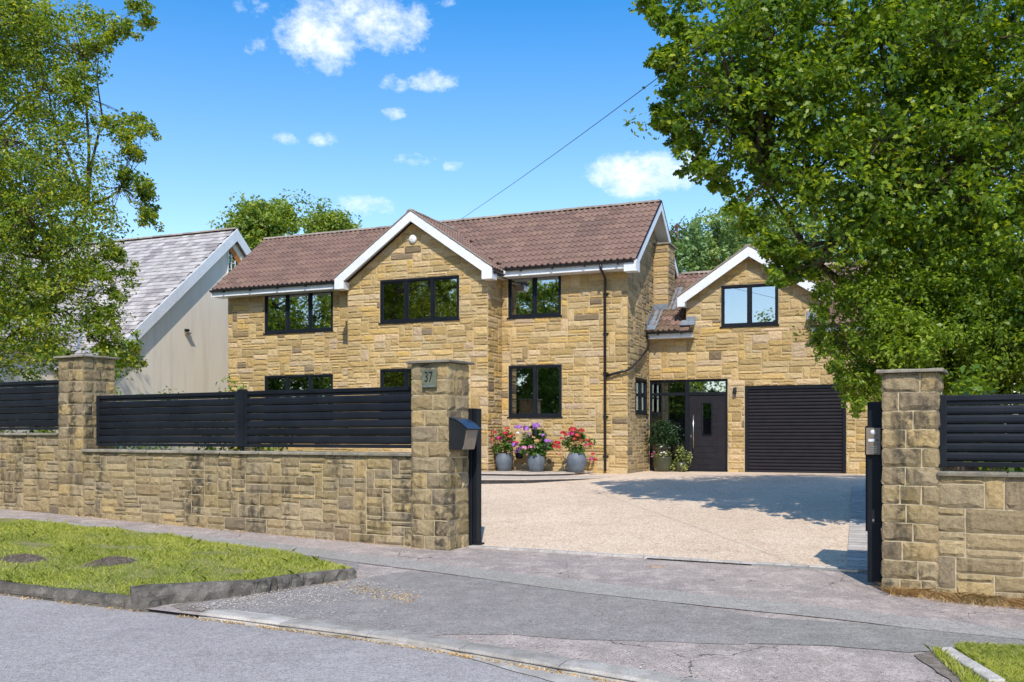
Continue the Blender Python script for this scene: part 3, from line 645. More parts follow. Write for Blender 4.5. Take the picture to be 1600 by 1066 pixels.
# ------------------------------------------------------------------ stones
STV = {}
def stone_variant(w, h, var, mat, d=.03):
    key = (round(w, 3), round(h, 3), var, mat.name)
    if key in STV: return STV[key]
    rr = random.Random(hash((round(w*1000), round(h*1000), var)) & 0xffff); g = .0075 if d < .032 else .0065
    tx = [0, .10, .36, .66, .90, 1] if w > h*1.2 else [0, .16, .5, .84, 1]; tz = [0, .20, .55, .84, 1] if h > .13 else [0, .35, 1]
    nx = len(tx)-1; nz = len(tz)-1
    x0, x1, z0, z1 = -w/2+g, w/2-g, -h/2+g, h/2-g; vs = []; fs = []
    def P(i, j):
        x = x0+(x1-x0)*tx[i]; z = z0+(z1-z0)*tz[j]; e = i in (0, nx) or j in (0, nz)
        if not e: x += rr.uniform(-.05, .05)*(x1-x0); z += rr.uniform(-.09, .09)*(z1-z0); y = -rr.uniform(.5, 1.1)*d*(1.12-.35*tz[j])
        else: y = -rr.uniform(.15, .42)*d; x += rr.uniform(-.003, .003); z += rr.uniform(-.003, .003)
        return (x, y, z)
    for j in range(nz+1):
        for i in range(nx+1): vs.append(P(i, j))
    for j in range(nz):
        for i in range(nx):
            a = j*(nx+1)+i; q = (a, a+1, a+nx+2, a+nx+1)
            fs += [q[:3], (q[0], q[2], q[3])] if rr.random() < .5 else [(q[0], q[1], q[3]), (q[1], q[2], q[3])]
    ring = [i for i in range(nx+1)]+[(j)*(nx+1)+nx for j in range(1, nz+1)]+[nz*(nx+1)+i for i in range(nx-1, -1, -1)]+[j*(nx+1) for j in range(nz-1, 0, -1)]
    b = len(vs)
    for r in ring: vs.append((vs[r][0], .012, vs[r][2]))
    n = len(ring)
    for i in range(n): fs.append((ring[(i+1) % n], ring[i], b+i, b+(i+1) % n))
    STV[key] = (vs, fs, None, mat); return STV[key]
def variant_mesh(key_args, mat):
    w, h, var, d = key_args; k = stone_variant(w, h, var, mat, d); kk = (round(w, 3), round(h, 3), var, mat.name)
    if k[2] is None:
        mb = MB(); mb.add(k[0], k[1]); STV[kk] = (k[0], k[1], mb.mesh('stone', mat), mat)
    return STV[kk][2]
def clip_poly(poly, hp):   # keep a*x+b*z<=c
    a, b, c = hp; out = []
    for i in range(len(poly)):
        p, q = poly[i], poly[(i+1) % len(poly)]; dp = a*p[0]+b*p[1]-c; dq = a*q[0]+b*q[1]-c
        if dp <= 0: out.append(p)
        if (dp < 0 < dq) or (dq < 0 < dp): t = dp/(dp-dq); out.append((p[0]+(q[0]-p[0])*t, p[1]+(q[1]-p[1])*t))
    return out
def pack(x0, x1, z0, z1, cw, chh, rr, kinds, holes=(), course=False):
    nx = max(1, round((x1-x0)/cw)); nz = max(1, round((z1-z0)/chh)); cw = (x1-x0)/nx; chh = (z1-z0)/nz
    occ = [[False]*nx for _ in range(nz)]; res = []
    for j in range(nz):
        i = 0
        while i < nx:
            if occ[j][i]: i += 1; continue
            run = 0
            while i+run < nx and not occ[j][i+run]: run += 1
            for _ in range(12):
                (wa, wb, h) = rr.choice(kinds); w = rr.randint(wa, wb)
                if run-w in (1, 2) and run <= 8: w = run
                if h > 3 and w > 3: continue
                if h <= nz-j and w <= run and all(not occ[j+k][i+q] for k in range(h) for q in range(w)) and run-w != 1: break
            else:
                w = min(run, 6); h = 1
                if run > 8: w = 4
            for k in range(h):
                for q in range(w): occ[j+k][i+q] = True
            res.append((x0+i*cw, x0+(i+w)*cw, z0+j*chh, z0+(j+h)*chh)); i += w
    out = []
    for (a, b, c, d) in res:
        ok = True
        for (ha, hb, hc, hd) in holes:
            if a < hb-1e-4 and b > ha+1e-4 and c < hd-1e-4 and d > hc+1e-4:
                opts = [(ha-a, (a, ha, c, d)), (b-hb, (hb, b, c, d)), (hc-c, (a, b, c, hc)), (d-hd, (a, b, hd, d))]
                opts = [(v*((r[3]-r[2]) if k < 2 else (r[1]-r[0])), v, r) for k, (v, r) in enumerate(opts)]
                best = max(opts)
                if best[1] < .025: ok = False; break
                a, b, c, d = best[2]
        if ok and b-a > .025 and d-c > .02: out.append((a, b, c, d))
    return out
KH_HOUSE = [(3,6,2)]*8+[(4,8,2)]*7+[(3,7,1)]*5+[(2,2,4)]*1+[(2,4,3)]*2
KH_WALL = [(4,8,2)]*10+[(4,7,3)]*5+[(2,2,4)]*1+[(3,6,1)]*3+[(3,5,2)]*3
class Wall:      # collects the stones of a thing, the 300 that show largest become parts
    def __init__(s, limit=300): s.items = []; s.limit = limit
    def face(s, parent, x0, x1, z0, z1, origin, ang, mat, cell, kinds, rr, holes=(), halfp=(), d=.03, hidden=None):
        # origin: parent-local point of x=0,z=0 on the face; ang: rotation about z of the outward -y normal
        for (a, b, c, dd) in pack(x0, x1, z0, z1, cell[0], cell[1], rr, kinds, holes):
            poly = [(a, c), (b, c), (b, dd), (a, dd)]; clipped = False
            for hp in halfp:
                p2 = clip_poly(poly, hp)
                if len(p2) != len(poly) or any(abs(p2[i][0]-poly[i][0])+abs(p2[i][1]-poly[i][1]) > 1e-6 for i in range(len(p2))): clipped = True
                poly = p2
                if len(poly) < 3: break
            if len(poly) < 3: continue
            s.items.append(dict(parent=parent, rect=(a, b, c, dd), poly=poly if clipped else None, origin=origin, ang=ang, mat=mat, d=d, var=rr.randint(0, 3), rnd=rr.random()))
    def finish(s, root_M, loose='stonework'):
        for it in s.items:
            a, b, c, d = it['rect']; M_ = Matrix.Translation(it['origin']) @ Matrix.Rotation(it['ang'], 4, 'Z') @ Matrix.Translation(((a+b)/2, 0, (c+d)/2))
            it['M'] = M_; p = root_M @ M_ @ Vector((0, 0, 0)); px = 800+1480*p.x/max(p.y, .1); py = 680-1480*(p.z-CZ)/max(p.y, .1)
            nrm = (root_M @ M_).to_3x3() @ Vector((0, -1, 0)); v = (Vector((0, 0, CZ))-p).normalized().dot(nrm)
            area = (b-a)*(d-c)/p.y**2*max(v, 0)
            if px < -5 or px > 1605 or py > 1066: area = 0
            if p.y > 18 and px < 742 and py > 606: area = 0
            it['s'] = area if not it['poly'] else area*.3
        order = sorted(s.items, key=lambda q: -q['s']); chosen = set(id(q) for q in order[:s.limit] if q['s'] > 0); loose_mb = {}
        for it in s.items:
            a, b, c, d = it['rect']; w, h = b-a, d-c
            if it['poly'] is None and id(it) in chosen:
                inst(variant_mesh((w, h, it['var'], it['d']), it['mat']), 'stone', it['parent'], it['M'])
            else:
                mb = loose_mb.setdefault((it['parent'].name, it['mat'].name), (it['parent'], it['mat'], MB()))[2]
                if it['poly'] is None:
                    k = stone_variant(w, h, it['var'], it['mat'], it['d']); mb.add(k[0], k[1], it['rnd'], it['M'])
                else:
                    P = it['poly']; cx = sum(p[0] for p in P)/len(P); cz = sum(p[1] for p in P)/len(P); n = len(P)
                    M0 = Matrix.Translation(it['origin']) @ Matrix.Rotation(it['ang'], 4, 'Z'); g = .93
                    vs = [(cx+(p[0]-cx)*g, .012, cz+(p[1]-cz)*g) for p in P]+[(cx+(p[0]-cx)*g, -it['d']*.3, cz+(p[1]-cz)*g) for p in P]+[(cx, -it['d']*rng.uniform(.6, 1), cz)]
                    mb.add(vs, [(i, (i+1) % n, n+(i+1) % n, n+i) for i in range(n)]+[(n+i, n+(i+1) % n, 2*n) for i in range(n)], it['rnd'], M0)
        for (p, m, mb) in loose_mb.values():
            mb.build(loose, m, p, kind='stuff')

# ------------------------------------------------------------------ boundary walls, pillars
WROT = math.atan2(WD[1], WD[0])
def wroot(name, u, n, z, **kw):
    return empty(name, (*xy(u, n), z), WROT, **kw)
def rmat(o): return Matrix.Translation(o.location) @ Matrix.Rotation(o.rotation_euler.z, 4, 'Z')
def rough_cap(mb, x0, x1, y0, y1, z0, z1, rr, nx=6, jag=.008, r=0):
    k = []; 
    pts = []
    for i in range(nx+1): pts.append((x0+(x1-x0)*i/nx, y0))
    ny = max(2, nx//2) if (x1-x0) < 1.2 else 1
    for i in range(1, ny+1): pts.append((x1, y0+(y1-y0)*i/ny))
    for i in range(1, nx+1): pts.append((x1-(x1-x0)*i/nx, y1))
    for i in range(1, ny): pts.append((x0, y1-(y1-y0)*i/ny))
    pts = [(p[0]+rr.uniform(-jag, jag), p[1]+rr.uniform(-jag, jag)) for p in pts]; n = len(pts)
    cx, cy = (x0+x1)/2, (y0+y1)/2
    lo = [(p[0]+(cx-p[0])*.02, p[1], z0) for p in pts]; mi = [(p[0], p[1], z0+(z1-z0)*.6+rr.uniform(-.006, .006)) for p in pts]
    hi = [(p[0]+(.012 if p[0] < cx else -.012), p[1]+(.012 if p[1] < cy else -.012), z1+rr.uniform(-.004, .003)) for p in pts]
    mb.add(lo+mi+hi, [tuple(range(n-1, -1, -1))]+[(i, (i+1) % n, n+(i+1) % n, n+i) for i in range(n)]+[(n+i, n+(i+1) % n, 2*n+(i+1) % n, 2*n+i) for i in range(n)]+[tuple(range(2*n, 3*n))], r)
def pillar(name, u0, u1, depth, z0, z1, label, ch, seed, dep=.026):
    rr = random.Random(seed); root = wroot(name, u0, 0, z0, label=label, cat='pillar', group='stone gate pillars of the front boundary'); w = u1-u0; H = z1-z0-.05
    core = MB().box(.0, w, .0, depth, -.3, H).build('core', M['mortar_wall'], root)
    W_ = Wall(300); e = .018
    for (side, L) in (('f', w), ('r', depth), ('l', depth), ('b', w)):
        nc = round(H/ch); hh = H/nc
        for j in range(-1, nc):
            odd = (j+{'f': 0, 'r': 1, 'l': 1, 'b': 0}[side]) % 2
            x0, x1 = -e, L+e; sp = x0+(x1-x0)*(rr.uniform(.55, .72) if odd else rr.uniform(.28, .45)); cuts = [x0, sp, x1]
            if rr.random() < .18: cuts = [x0, x0+(x1-x0)*.33, x0+(x1-x0)*.7, x1]
            for a, b in zip(cuts, cuts[1:]):
                o, an = {'f': ((0, 0, 0), 0), 'r': ((w, 0, 0), math.pi/2), 'l': ((0, depth, 0), -math.pi/2), 'b': ((w, depth, 0), math.pi)}[side]
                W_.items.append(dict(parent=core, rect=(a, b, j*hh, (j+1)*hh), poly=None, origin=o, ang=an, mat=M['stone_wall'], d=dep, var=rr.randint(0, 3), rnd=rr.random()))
    W_.finish(rmat(root))
    mb = MB(); rough_cap(mb, -.07, w+.07, -.07, depth+.07, H+.008, H+.042, rr, 8, .006); mb.build('cap', M['coping'], root)
    return root
def bwall(name, u0, u1, z0f, z1, label, seed, n0=.012, thick=.34, cell=(.072, .066)):
    rr = random.Random(seed); zb = min(z0f(u0), z0f(u1))-.12; root = wroot(name, u0, n0, zb, label=label, cat='wall', group='front boundary walls'); L = u1-u0; H = z1-zb-.05
    core = MB().box(0, L, .0, thick, -.2, H).build('core', M['mortar_wall'], root)
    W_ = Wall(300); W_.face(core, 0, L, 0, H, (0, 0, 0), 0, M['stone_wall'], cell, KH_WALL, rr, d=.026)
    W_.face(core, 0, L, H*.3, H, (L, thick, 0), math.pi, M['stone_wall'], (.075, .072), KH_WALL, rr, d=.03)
    W_.finish(rmat(root))
    x = 0
    while x < L-.01:
        x2 = min(L, x+rr.uniform(.55, .9)); x2 = L if L-x2 < .25 else x2; mb = MB(); rough_cap(mb, x+.003, x2-.003, -.055, thick+.04, H, H+.042+rr.uniform(-.005, .005), rr, 6, .006, rr.random()); mb.build('coping_stone', M['coping'], root); x = x2
    return root
zf = lambda u: Z(u, 0)
pillar('gate_pillar', -6.03, -5.45, .50, .08, 2.665, 'stone gate pillar with the number plate and letter box, at the left of the opening', .205, 1)
pillar('gate_pillar', -13.5, -12.86, .62, .20, 3.03, 'stone pillar standing between two dark fence panels, furthest left', .205, 2)
pillar('gate_pillar', 0.0, .52, .50, -.05, 2.345, 'stone gate pillar beside the intercom post at the right of the opening', .20, 3)
bwall('boundary_wall', -12.86, -6.03, zf, 1.415, 'long low sandstone wall between the left pillar and the numbered pillar', 5)
bwall('boundary_wall', -20.5, -13.5, zf, 1.70, 'stepped up piece of sandstone wall left of the leftmost pillar', 6)
bwall('boundary_wall', .52, 6.5, zf, 1.285, 'low sandstone wall right of the intercom pillar, with dry grass at its foot', 12, cell=(.088, .082))
# a round-headed block stain stone: small dark drain block near foot of walls
def fence(name, u0, u1, z0, z1, n, label, slats=6, mull=None, frame_l=.07, frame_r=.07):
    root = wroot(name, u0, n, z0, label=label, cat='fence panel', group='dark slatted fence panels on the boundary walls'); L = u1-u0; H = z1-z0
    def rail(x0, x1, za, zb): bevel(MB().box(x0, x1, -.025, .03, za, zb).build('rail', M['fence'], root), .005, 2)
    rail(0, L, H-.055, H); rail(0, L, 0, .05)
    for a in (0, L-frame_r): bevel(MB().box(a+(0.001 if a else 0), a+frame_l, -.035, .035, .0, H+.004).build('stile', M['fence'], root), .005, 2)
    bevel(MB().box(frame_l, L-frame_r, -.004, .025, H-.10, H-.056).build('rail', M['fence'], root), .004)
    zz0, zz1 = .055, H-.105; ph = (zz1-zz0)/slats
    prof = [(-.004, 0), (-.022, .012), (-.030, ph*.35), (-.029, ph*.72), (-.024, ph*.93), (-.010, ph*.985), (.010, ph*.985), (.010, 0)]
    mb = MB(); n_ = len(prof); X0, X1 = frame_l-.002, L-frame_r+.002
    vs = [(X0, p[0], p[1]) for p in prof]+[(X1, p[0], p[1]) for p in prof]
    mb.add(vs, [tuple(range(n_-1, -1, -1)), tuple(range(n_, 2*n_))]+[(i, (i+1) % n_, n_+(i+1) % n_, n_+i) for i in range(n_)]); me = mb.mesh('slat', M['fence'])
    for k in range(slats): inst(me, 'slat', root, Matrix.Translation((0, 0, zz0+k*ph)))
    return root
fence('fence_section', -12.80, -9.47, 1.465, 2.33, .24, 'dark slatted fence panel just right of the leftmost pillar')
fence('fence_section', -9.35, -6.05, 1.465, 2.33, .24, 'dark slatted fence panel that ends at the numbered pillar')
fence('fence_section', -17.2, -13.5, 1.745, 2.635, .24, 'dark slatted fence panel at the left edge, set higher than the rest')
fence('fence_section', .535, 3.9, 1.325, 2.06, .12, 'dark slatted fence panel on the right boundary wall', 6)
root = wroot('fence_post', -9.47, .24, 1.43, label='black square post between the two long fence panels', cat='post')
bevel(MB().box(.0, .12, -.045, .045, .04, .925).build('post_body', M['fence'], root), .008, 2); MB().box(.045, .075, -.03, .03, -.03, .045).build('foot', M['fence'], root)
bevel(MB().prism([(-.005, .87), (.06, .925), (.125, .87), (.125, .93), (-.005, .93)], -.05, .05).build('post_cap', M['fence'], root), .003)

# gate posts
root = wroot('gate_post', -5.40, .56, .06, label='black steel gate post standing against the numbered pillar', cat='post', group='black steel gate posts')
bevel(MB().box(-.16, .01, -.06, .10, .0, 1.96).build('post_body', M['black'], root), .006, 2)
bevel(MB().box(.012, .075, -.03, .10, .0, 1.955).build('guide_channel', M['black'], root), .004, 1)
MB().box(-.05, -.035, -.085, -.06, .82, 1.02).build('latch', M['steel'], root)
bevel(MB().box(.072, .1, -.06, .14, .0, .1).build('foot_bracket', M['black'], root), .003)
bevel(MB().box(-.24, .12, -.22, .2, -.04, .03).build('base_pad', M['concrete'], root), .01)
root = wroot('gate_post', -.12, .30, .05, label='black steel gate post carrying the intercom, against the right pillar', cat='post', group='black steel gate posts')
bevel(MB().box(-.075, .075, -.06, .09, .0, 1.96).build('post_body', M['black'], root), .006, 2)
bevel(MB().box(-.10, -.078, -.02, .02, .55, 1.7).build('photocell_bar', M['black'], root), .003)
bevel(MB().box(-.03, .005, -.068, -.06, .64, .79).build('latch_plate', M['gutter'], root), .002)
MB().box(-.02, -.005, -.072, -.068, .665, .69).build('latch_hole', M['steel'], root)
# intercom
root = wroot('intercom', -.13, .24, 1.43, label='bronze entry intercom with camera and keypad on the right gate post', cat='intercom')
bevel(MB().box(-.085, .085, -.035, .0, .0, .31).build('housing', M['black'], root), .005, 2)
bevel(MB().box(-.072, .076, -.043, -.036, .010, .298).build('face_plate', M['bronze'], root), .003, 2)
mb = MB(); mb.lathe([(0, .012), (.014, .010), (.024, .004), (.028, 0)], 20); o = mb.build('camera_lens', M['white'], root, True); o.rotation_euler = (R(90), 0, 0); o.location = (0, -.043, .25)
MB().box(-.048, .02, -.047, -.043, .150, .178).build('name_window', M['white'], root)
MB().box(.035, .052, -.048, -.043, .158, .172).build('call_button', M['ink'], root)
MB().box(.04, .05, -.047, -.043, .122, .128).build('keyhole', M['ink'], root)
kb = MB().box(-.006, .006, -.005, 0, -.006, .006).mesh('key', M['steel'])
for i in range(4):
    for j in range(4): inst(kb, 'key', root, Matrix.Translation((-.032+i*.021, -.0425, .035+j*.021)))
# letter box
lb = wroot('letter_box', -5.425, .10, 1.455, label='dark curved letter box with bronze front fixed to the numbered pillar', cat='letter box')
prof = [(-.0, .03), (.02, .0), (.0, .0)]
mb = MB()
side = [(.0, .0), (.20, .0), (.225, .06), (.27, .28), (.20, .355), (.12, .40), (.0, .43)]     # x out from the pillar, z
mb.prism(side, -.125, .19); o = mb.build('box_body', M['gutter'], lb); bevel(o, .006, 2)
top = [(.0, .437), (.12, .408), (.205, .362), (.30, .285), (.305, .277), (.20, .352), (.115, .40), (.0, .43)]
mb = MB(); mb.prism(top, -.14, .20); mb.build('lid', M['lead'] if False else rough_mat('blue_black_gloss', (.025, .035, .055), (.03, .042, .065), 5, 60, .25, .05, .001, .6, 0), lb)
mb = MB(); q = [(.206, -.11, .01), (.206, .175, .01), (.262, .175, .262), (.262, -.11, .262)]; n_ = Vector((.975, 0, -.217)); q2 = [tuple(Vector(p)+n_*.012) for p in q]
q = [tuple(Vector(p)-n_*.003) for p in q]
mb.add(q+q2, [(0,1,2,3)[::-1], (4,5,6,7), (0,1,5,4), (1,2,6,5), (2,3,7,6), (3,0,4,7)]); mb.build('front_flap', M['bronze'], lb)
# number plate
pl = wroot('house_number_sign', -5.83, -.055, 2.29, label='small square plate reading 37 on the front of the gate pillar', cat='sign')
bevel(MB().box(.0, .235, -.012, .0, 0, .245).build('plate', M['plate'], pl), .002)
for sx in (.015, .22):
    for sz in (.015, .23):
        o = MB().lathe([(0, .004), (.005, .003), (.006, 0)], 10).build('screw', M['steel'], pl); o.rotation_euler = (R(90), 0, 0); o.location = (sx, -.012, sz)
cu = bpy.data.curves.new('numerals', 'FONT'); cu.body = '37'; cu.size = .19; cu.extrude = .002; cu.materials.append(M['ink']); cu.offset = -.001
tmp = bpy.data.objects.new('numerals', cu); col.objects.link(tmp); bpy.context.view_layer.update()
me = bpy.data.meshes.new_from_object(tmp.evaluated_get(bpy.context.evaluated_depsgraph_get())); bpy.data.objects.remove(tmp)
o = inst(me, 'numerals', pl, Matrix.Translation((.038, -.0145, .075)) @ Matrix.Rotation(R(90), 4, 'X') @ Matrix.Diagonal((.74, 1.05, 1, 1)))
MB().box(.02, .215, -.0135, -.012, .012, .022).build('plate_edge_wear', M['lead'], pl)

# ------------------------------------------------------------------ the house
HROT = math.atan2(E2[1], E2[0])-math.pi/2
house = empty('stone_house', (*P0, 0), HROT, label='two storey honey sandstone detached house with brown tiled roof and garage wing', cat='house')
HM = rmat(house)
GZ = .60                         # bottom of the masonry
def window(x0, x1, z0, z1, y, n, parent, ang=0, origin=None, blind=None, glass='glass', cross=False, sill=True, topv=None):
    w = x1-x0; h = z1-z0; fw = .055
    root = empty('window', (0, 0, 0)); root.parent = parent
    root.location = origin if origin else (x0, y, z0); root.rotation_euler = (0, 0, ang)
    mb = MB(); mb.box(0, w, -.012, .07, 0, fw); mb.box(0, w, -.012, .07, h-fw, h); mb.box(0, fw, -.0125, .071, fw, h-fw); mb.box(w-fw, w, -.0125, .071, fw, h-fw)
    pw = w/n
    for i in range(1, n): mb.box(i*pw-.035, i*pw+.035, -.0125, .071, fw, h-fw)
    for i in range(n):      # casement inner frames
        a = i*pw+(.035 if i else fw); b = (i+1)*pw-(.035 if i < n-1 else fw); g = .028
        for (p, q, r_, s) in ((a, b, fw, fw+g), (a, b, h-fw-g, h-fw), (a, a+g, fw+g, h-fw-g), (b-g, b, fw+g, h-fw-g)): mb.box(p, q, .004, .066, r_, s)
        if cross: mb.box(a+g, b-g, .006, .06, h*.5-.02, h*.5+.02)
    bevel(mb.build('frame', M['black'], root), .004)
    for i in range(n):
        a = i*pw+(.035 if i else fw)+.028; b = (i+1)*pw-(.035 if i < n-1 else fw)-.028
        MB().box(a, b, .030, .034, fw+.028, h-fw-.028).build('pane', M[glass], root)
    if sill: MB().box(-.03, w+.03, -.05, .02, -.035, -.001).build('sill', M['black'], root)
    if blind:
        mb = MB(); zt = h-fw-.03; nb = int((zt-blind*h)/.05)
        for k in range(nb):
            zz = zt-k*.05; mb.add([(fw, .13, zz), (w-fw, .13, zz), (w-fw, .155, zz-.028), (fw, .155, zz-.028)], [(0,1,2,3)])
        mb.build('blind', M['blind'], root)
    return root
# facade openings, local x = -a
def op(a1, a0, z0, z1): return (-a1, -a0, z0, z1)
O_L1 = op(11.06, 8.68, 4.655, 5.83); O_L0 = op(11.06, 8.68, 2.1, 3.40)
O_R1 = op(3.24, 1.76, 4.74, 5.89); O_R0 = op(3.23, 1.74, 2.13, 3.48)
O_C1 = op(6.60, 4.24, 4.66, 5.80); O_C0 = op(6.60, 4.24, 2.1, 3.42)
O_DR = op(.0-.0+.0, 0, 0, 0)
def wall_part(name, x0, x1, z0, z1, holes, origin, ang, thick=.3, poly_top=None):
    # backing slab with real openings: boxes around the holes
    xs = sorted(set([x0, x1]+[h[0] for h in holes]+[h[1] for h in holes])); mb = MB()
    xs = [x for x in xs if x0 <= x <= x1]
    for a, b in zip(xs, xs[1:]):
        m = (a+b)/2; hz = sorted([(h[2], h[3]) for h in holes if h[0] < m < h[1]]); z = z0
        for (p, q) in hz:
            if p > z: mb.box(a, b, .0, thick, z, p)
            z = q
        if z < z1: mb.box(a, b, .0, thick, z, z1)
    if poly_top:
        for pt in (poly_top if isinstance(poly_top[0], list) else [poly_top]): mb.prism(pt, .0, thick)
    o = mb.build(name, M['mortar'], house); o.location = origin; o.rotation_euler = (0, 0, ang); return o
HW = Wall(300); rr = random.Random(21); CELL = (.085, .078)
EZ = 5.98; WX0, WX1, WY = -7.60, -3.43, -.90; WC = (WX0+WX1)/2; GY = 2.10
def addface(o, x0, x1, z0, z1, holes=(), halfp=(), mat='stone', d=.026): HW.face(o, x0, x1, z0, z1, (0, 0, 0), 0, M[mat], CELL, KH_HOUSE, rr, holes, halfp, d)
w = wall_part('wall', -12.38, WX0, GZ, EZ, [O_L1, O_L0], (0, 0, 0), 0); addface(w, -12.40, WX0, GZ, EZ-.08, [O_L1, O_L0])
w = wall_part('wall', WX1, 0, GZ, EZ, [O_R1, O_R0], (0, 0, 0), 0); addface(w, WX1, .02, GZ, EZ-.08, [O_R1, O_R0])
AP = 7.33; s_ = (AP-5.80)/((WX1-WX0)/2)
hp = [(-s_, 1, 5.80-s_*WX0), (s_, 1, 5.80+s_*WX1)]
w = wall_part('wall', WX0, WX1, GZ, 5.80, [O_C1, O_C0], (0, WY, 0), 0, poly_top=[(WX0, 5.80), (WX1, 5.80), (WC, AP)])
addface(w, WX0-.02, WX1+.02, GZ, AP, [O_C1, O_C0], hp)
w = wall_part('wall', 0, -WY, GZ, EZ-.16, [], (WX1, WY, 0), math.pi/2, .28); addface(w, -.02, -WY-.0, GZ, EZ-.1, mat='stone')
w = wall_part('wall', 0, -WY, GZ, EZ-.16, [], (WX0, 0, 0), -math.pi/2, .28)
# right gable end
DEP = 4.62; RY = 2.10; RZ = 7.95; sl_ = (RZ-EZ)/(RY+.42); ez0 = EZ+.42*sl_
O_S = (.76, 1.92, 2.22, 3.14)
w = wall_part('wall', .301, DEP, GZ, ez0-.1, [O_S], (0, 0, 0), math.pi/2, .3, poly_top=[(.301, ez0-.1), (DEP, ez0-.1-(DEP-2*RY)*sl_*0), (RY, ez0-.1+sl_*RY)])
hp2 = [(-sl_, 1, ez0-.12), (sl_, 1, ez0-.12+2*sl_*RY)]
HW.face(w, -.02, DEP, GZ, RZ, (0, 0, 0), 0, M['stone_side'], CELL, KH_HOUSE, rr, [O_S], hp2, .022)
wall_part('wall', 0, DEP-.01, GZ, ez0-.1, [], (-12.38, DEP, 0), -math.pi/2, .3, poly_top=[(0, ez0-.1), (DEP-.01, ez0-.1), (DEP-RY, ez0-.1+sl_*RY)])
wall_part('wall', 0, 12.3, GZ, ez0-.1, [], (0, DEP+.3, 0), math.pi, .3)
# garage wing
GX0, GX1 = 0.02, 6.4; DX0, DX1 = 1.03, 4.39; DCX = (DX0+DX1)/2; GE = 4.33
O_D = (.03, 2.13, .66, 3.13); O_G = (2.57, 5.07, .66, 2.93); O_GW = (1.96, 3.42, 4.50, 5.58)
DAP = 6.40; dz0 = 5.28; ds = (DAP-dz0)/((DX1-DX0)/2)
w = wall_part('wall', GX0, GX1, GZ, GE, [O_D, O_G], (0, GY, 0), 0)
HW.face(w, GX0, GX1, GZ, GE, (0, 0, 0), 0, M['stone'], CELL, KH_HOUSE, rr, [O_D, O_G], (), .026)
zl_ = dz0+ds*(O_GW[0]-DX0); zr_ = dz0+ds*(DX1-O_GW[1])
w = wall_part('wall', DX0, DX1, GE, dz0, [O_GW[:3]+(dz0,)], (0, GY, 0), 0, poly_top=[[(DX0, dz0), (O_GW[0], dz0), (O_GW[0], zl_)], [(O_GW[1], dz0), (DX1, dz0), (O_GW[1], zr_)], [(O_GW[0], 5.58), (O_GW[1], 5.58), (O_GW[1], zr_), (DCX, DAP), (O_GW[0], zl_)]])
HW.face(w, DX0, DX1, GE, DAP, (0, 0, 0), 0, M['stone'], (.10, .09), KH_HOUSE, rr, [O_GW], [(-ds, 1, dz0-ds*DX0), (ds, 1, dz0+ds*DX1)], .026)
wall_part('wall', 0, 4.4, GZ, 6.0, [], (GX1, GY+.3, 0), math.pi/2, .3); wall_part('wall', 0, 6.3, GZ, 5, [], (GX1, GY+4.7, 0), math.pi, .3)
for (a, b) in ((DX0, -math.pi/2), (DX1, math.pi/2)):
    q = wall_part('wall', .0, 1.5, GE, dz0, [], (a, GY+(1.5 if b < 0 else 0), 0), b, .05)
# gable end chimney breast
cb = MB(); cb.box(.0, .42, 2.62, 3.42, 3.6, 6.90); cbo = cb.build('chimney_breast', M['mortar'], house)
HW.face(cbo, 0, .44, 4.2, 6.9, (0, 2.62, 0), 0, M['stone'], CELL, KH_HOUSE, rr, (), (), .02)
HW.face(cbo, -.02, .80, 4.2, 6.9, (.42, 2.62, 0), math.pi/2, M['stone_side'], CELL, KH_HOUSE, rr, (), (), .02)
MB().box(-.0, .47, 2.57, 3.47, 6.901, 6.95).build('coping_stone', M['coping'], house)
HW.finish(HM)

# windows
wx = lambda O, n, y, **k: window(O[0], O[1], O[2], O[3], y+.01, n, house, **k)
wx(O_L1, 3, 0, blind=.72); wx(O_L0, 3, 0); wx(O_C1, 3, WY, blind=.08); wx(O_C0, 3, WY); wx(O_R1, 2, 0, blind=.55); wx(O_R0, 2, 0, blind=.08)
wx(O_GW, 2, GY)
window(0, O_S[1]-O_S[0], 0, O_S[3]-O_S[2], 0, 2, house, ang=math.pi/2, origin=(0.0, O_S[0], O_S[2]), cross=True)
# room backs so that the windows look into dim rooms
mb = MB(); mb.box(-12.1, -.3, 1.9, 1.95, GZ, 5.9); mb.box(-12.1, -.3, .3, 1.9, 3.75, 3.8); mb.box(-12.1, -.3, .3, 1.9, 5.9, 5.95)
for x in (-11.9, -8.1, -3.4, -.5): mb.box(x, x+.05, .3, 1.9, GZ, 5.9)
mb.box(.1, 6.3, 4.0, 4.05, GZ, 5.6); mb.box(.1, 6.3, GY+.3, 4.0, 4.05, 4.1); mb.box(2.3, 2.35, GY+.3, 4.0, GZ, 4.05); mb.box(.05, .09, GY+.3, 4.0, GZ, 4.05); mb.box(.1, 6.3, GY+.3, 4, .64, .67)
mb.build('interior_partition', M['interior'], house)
for (x0, x1, n0) in ((O_L1[0], O_L1[1], 0), (O_R0[0], O_R0[1], 1)): pass

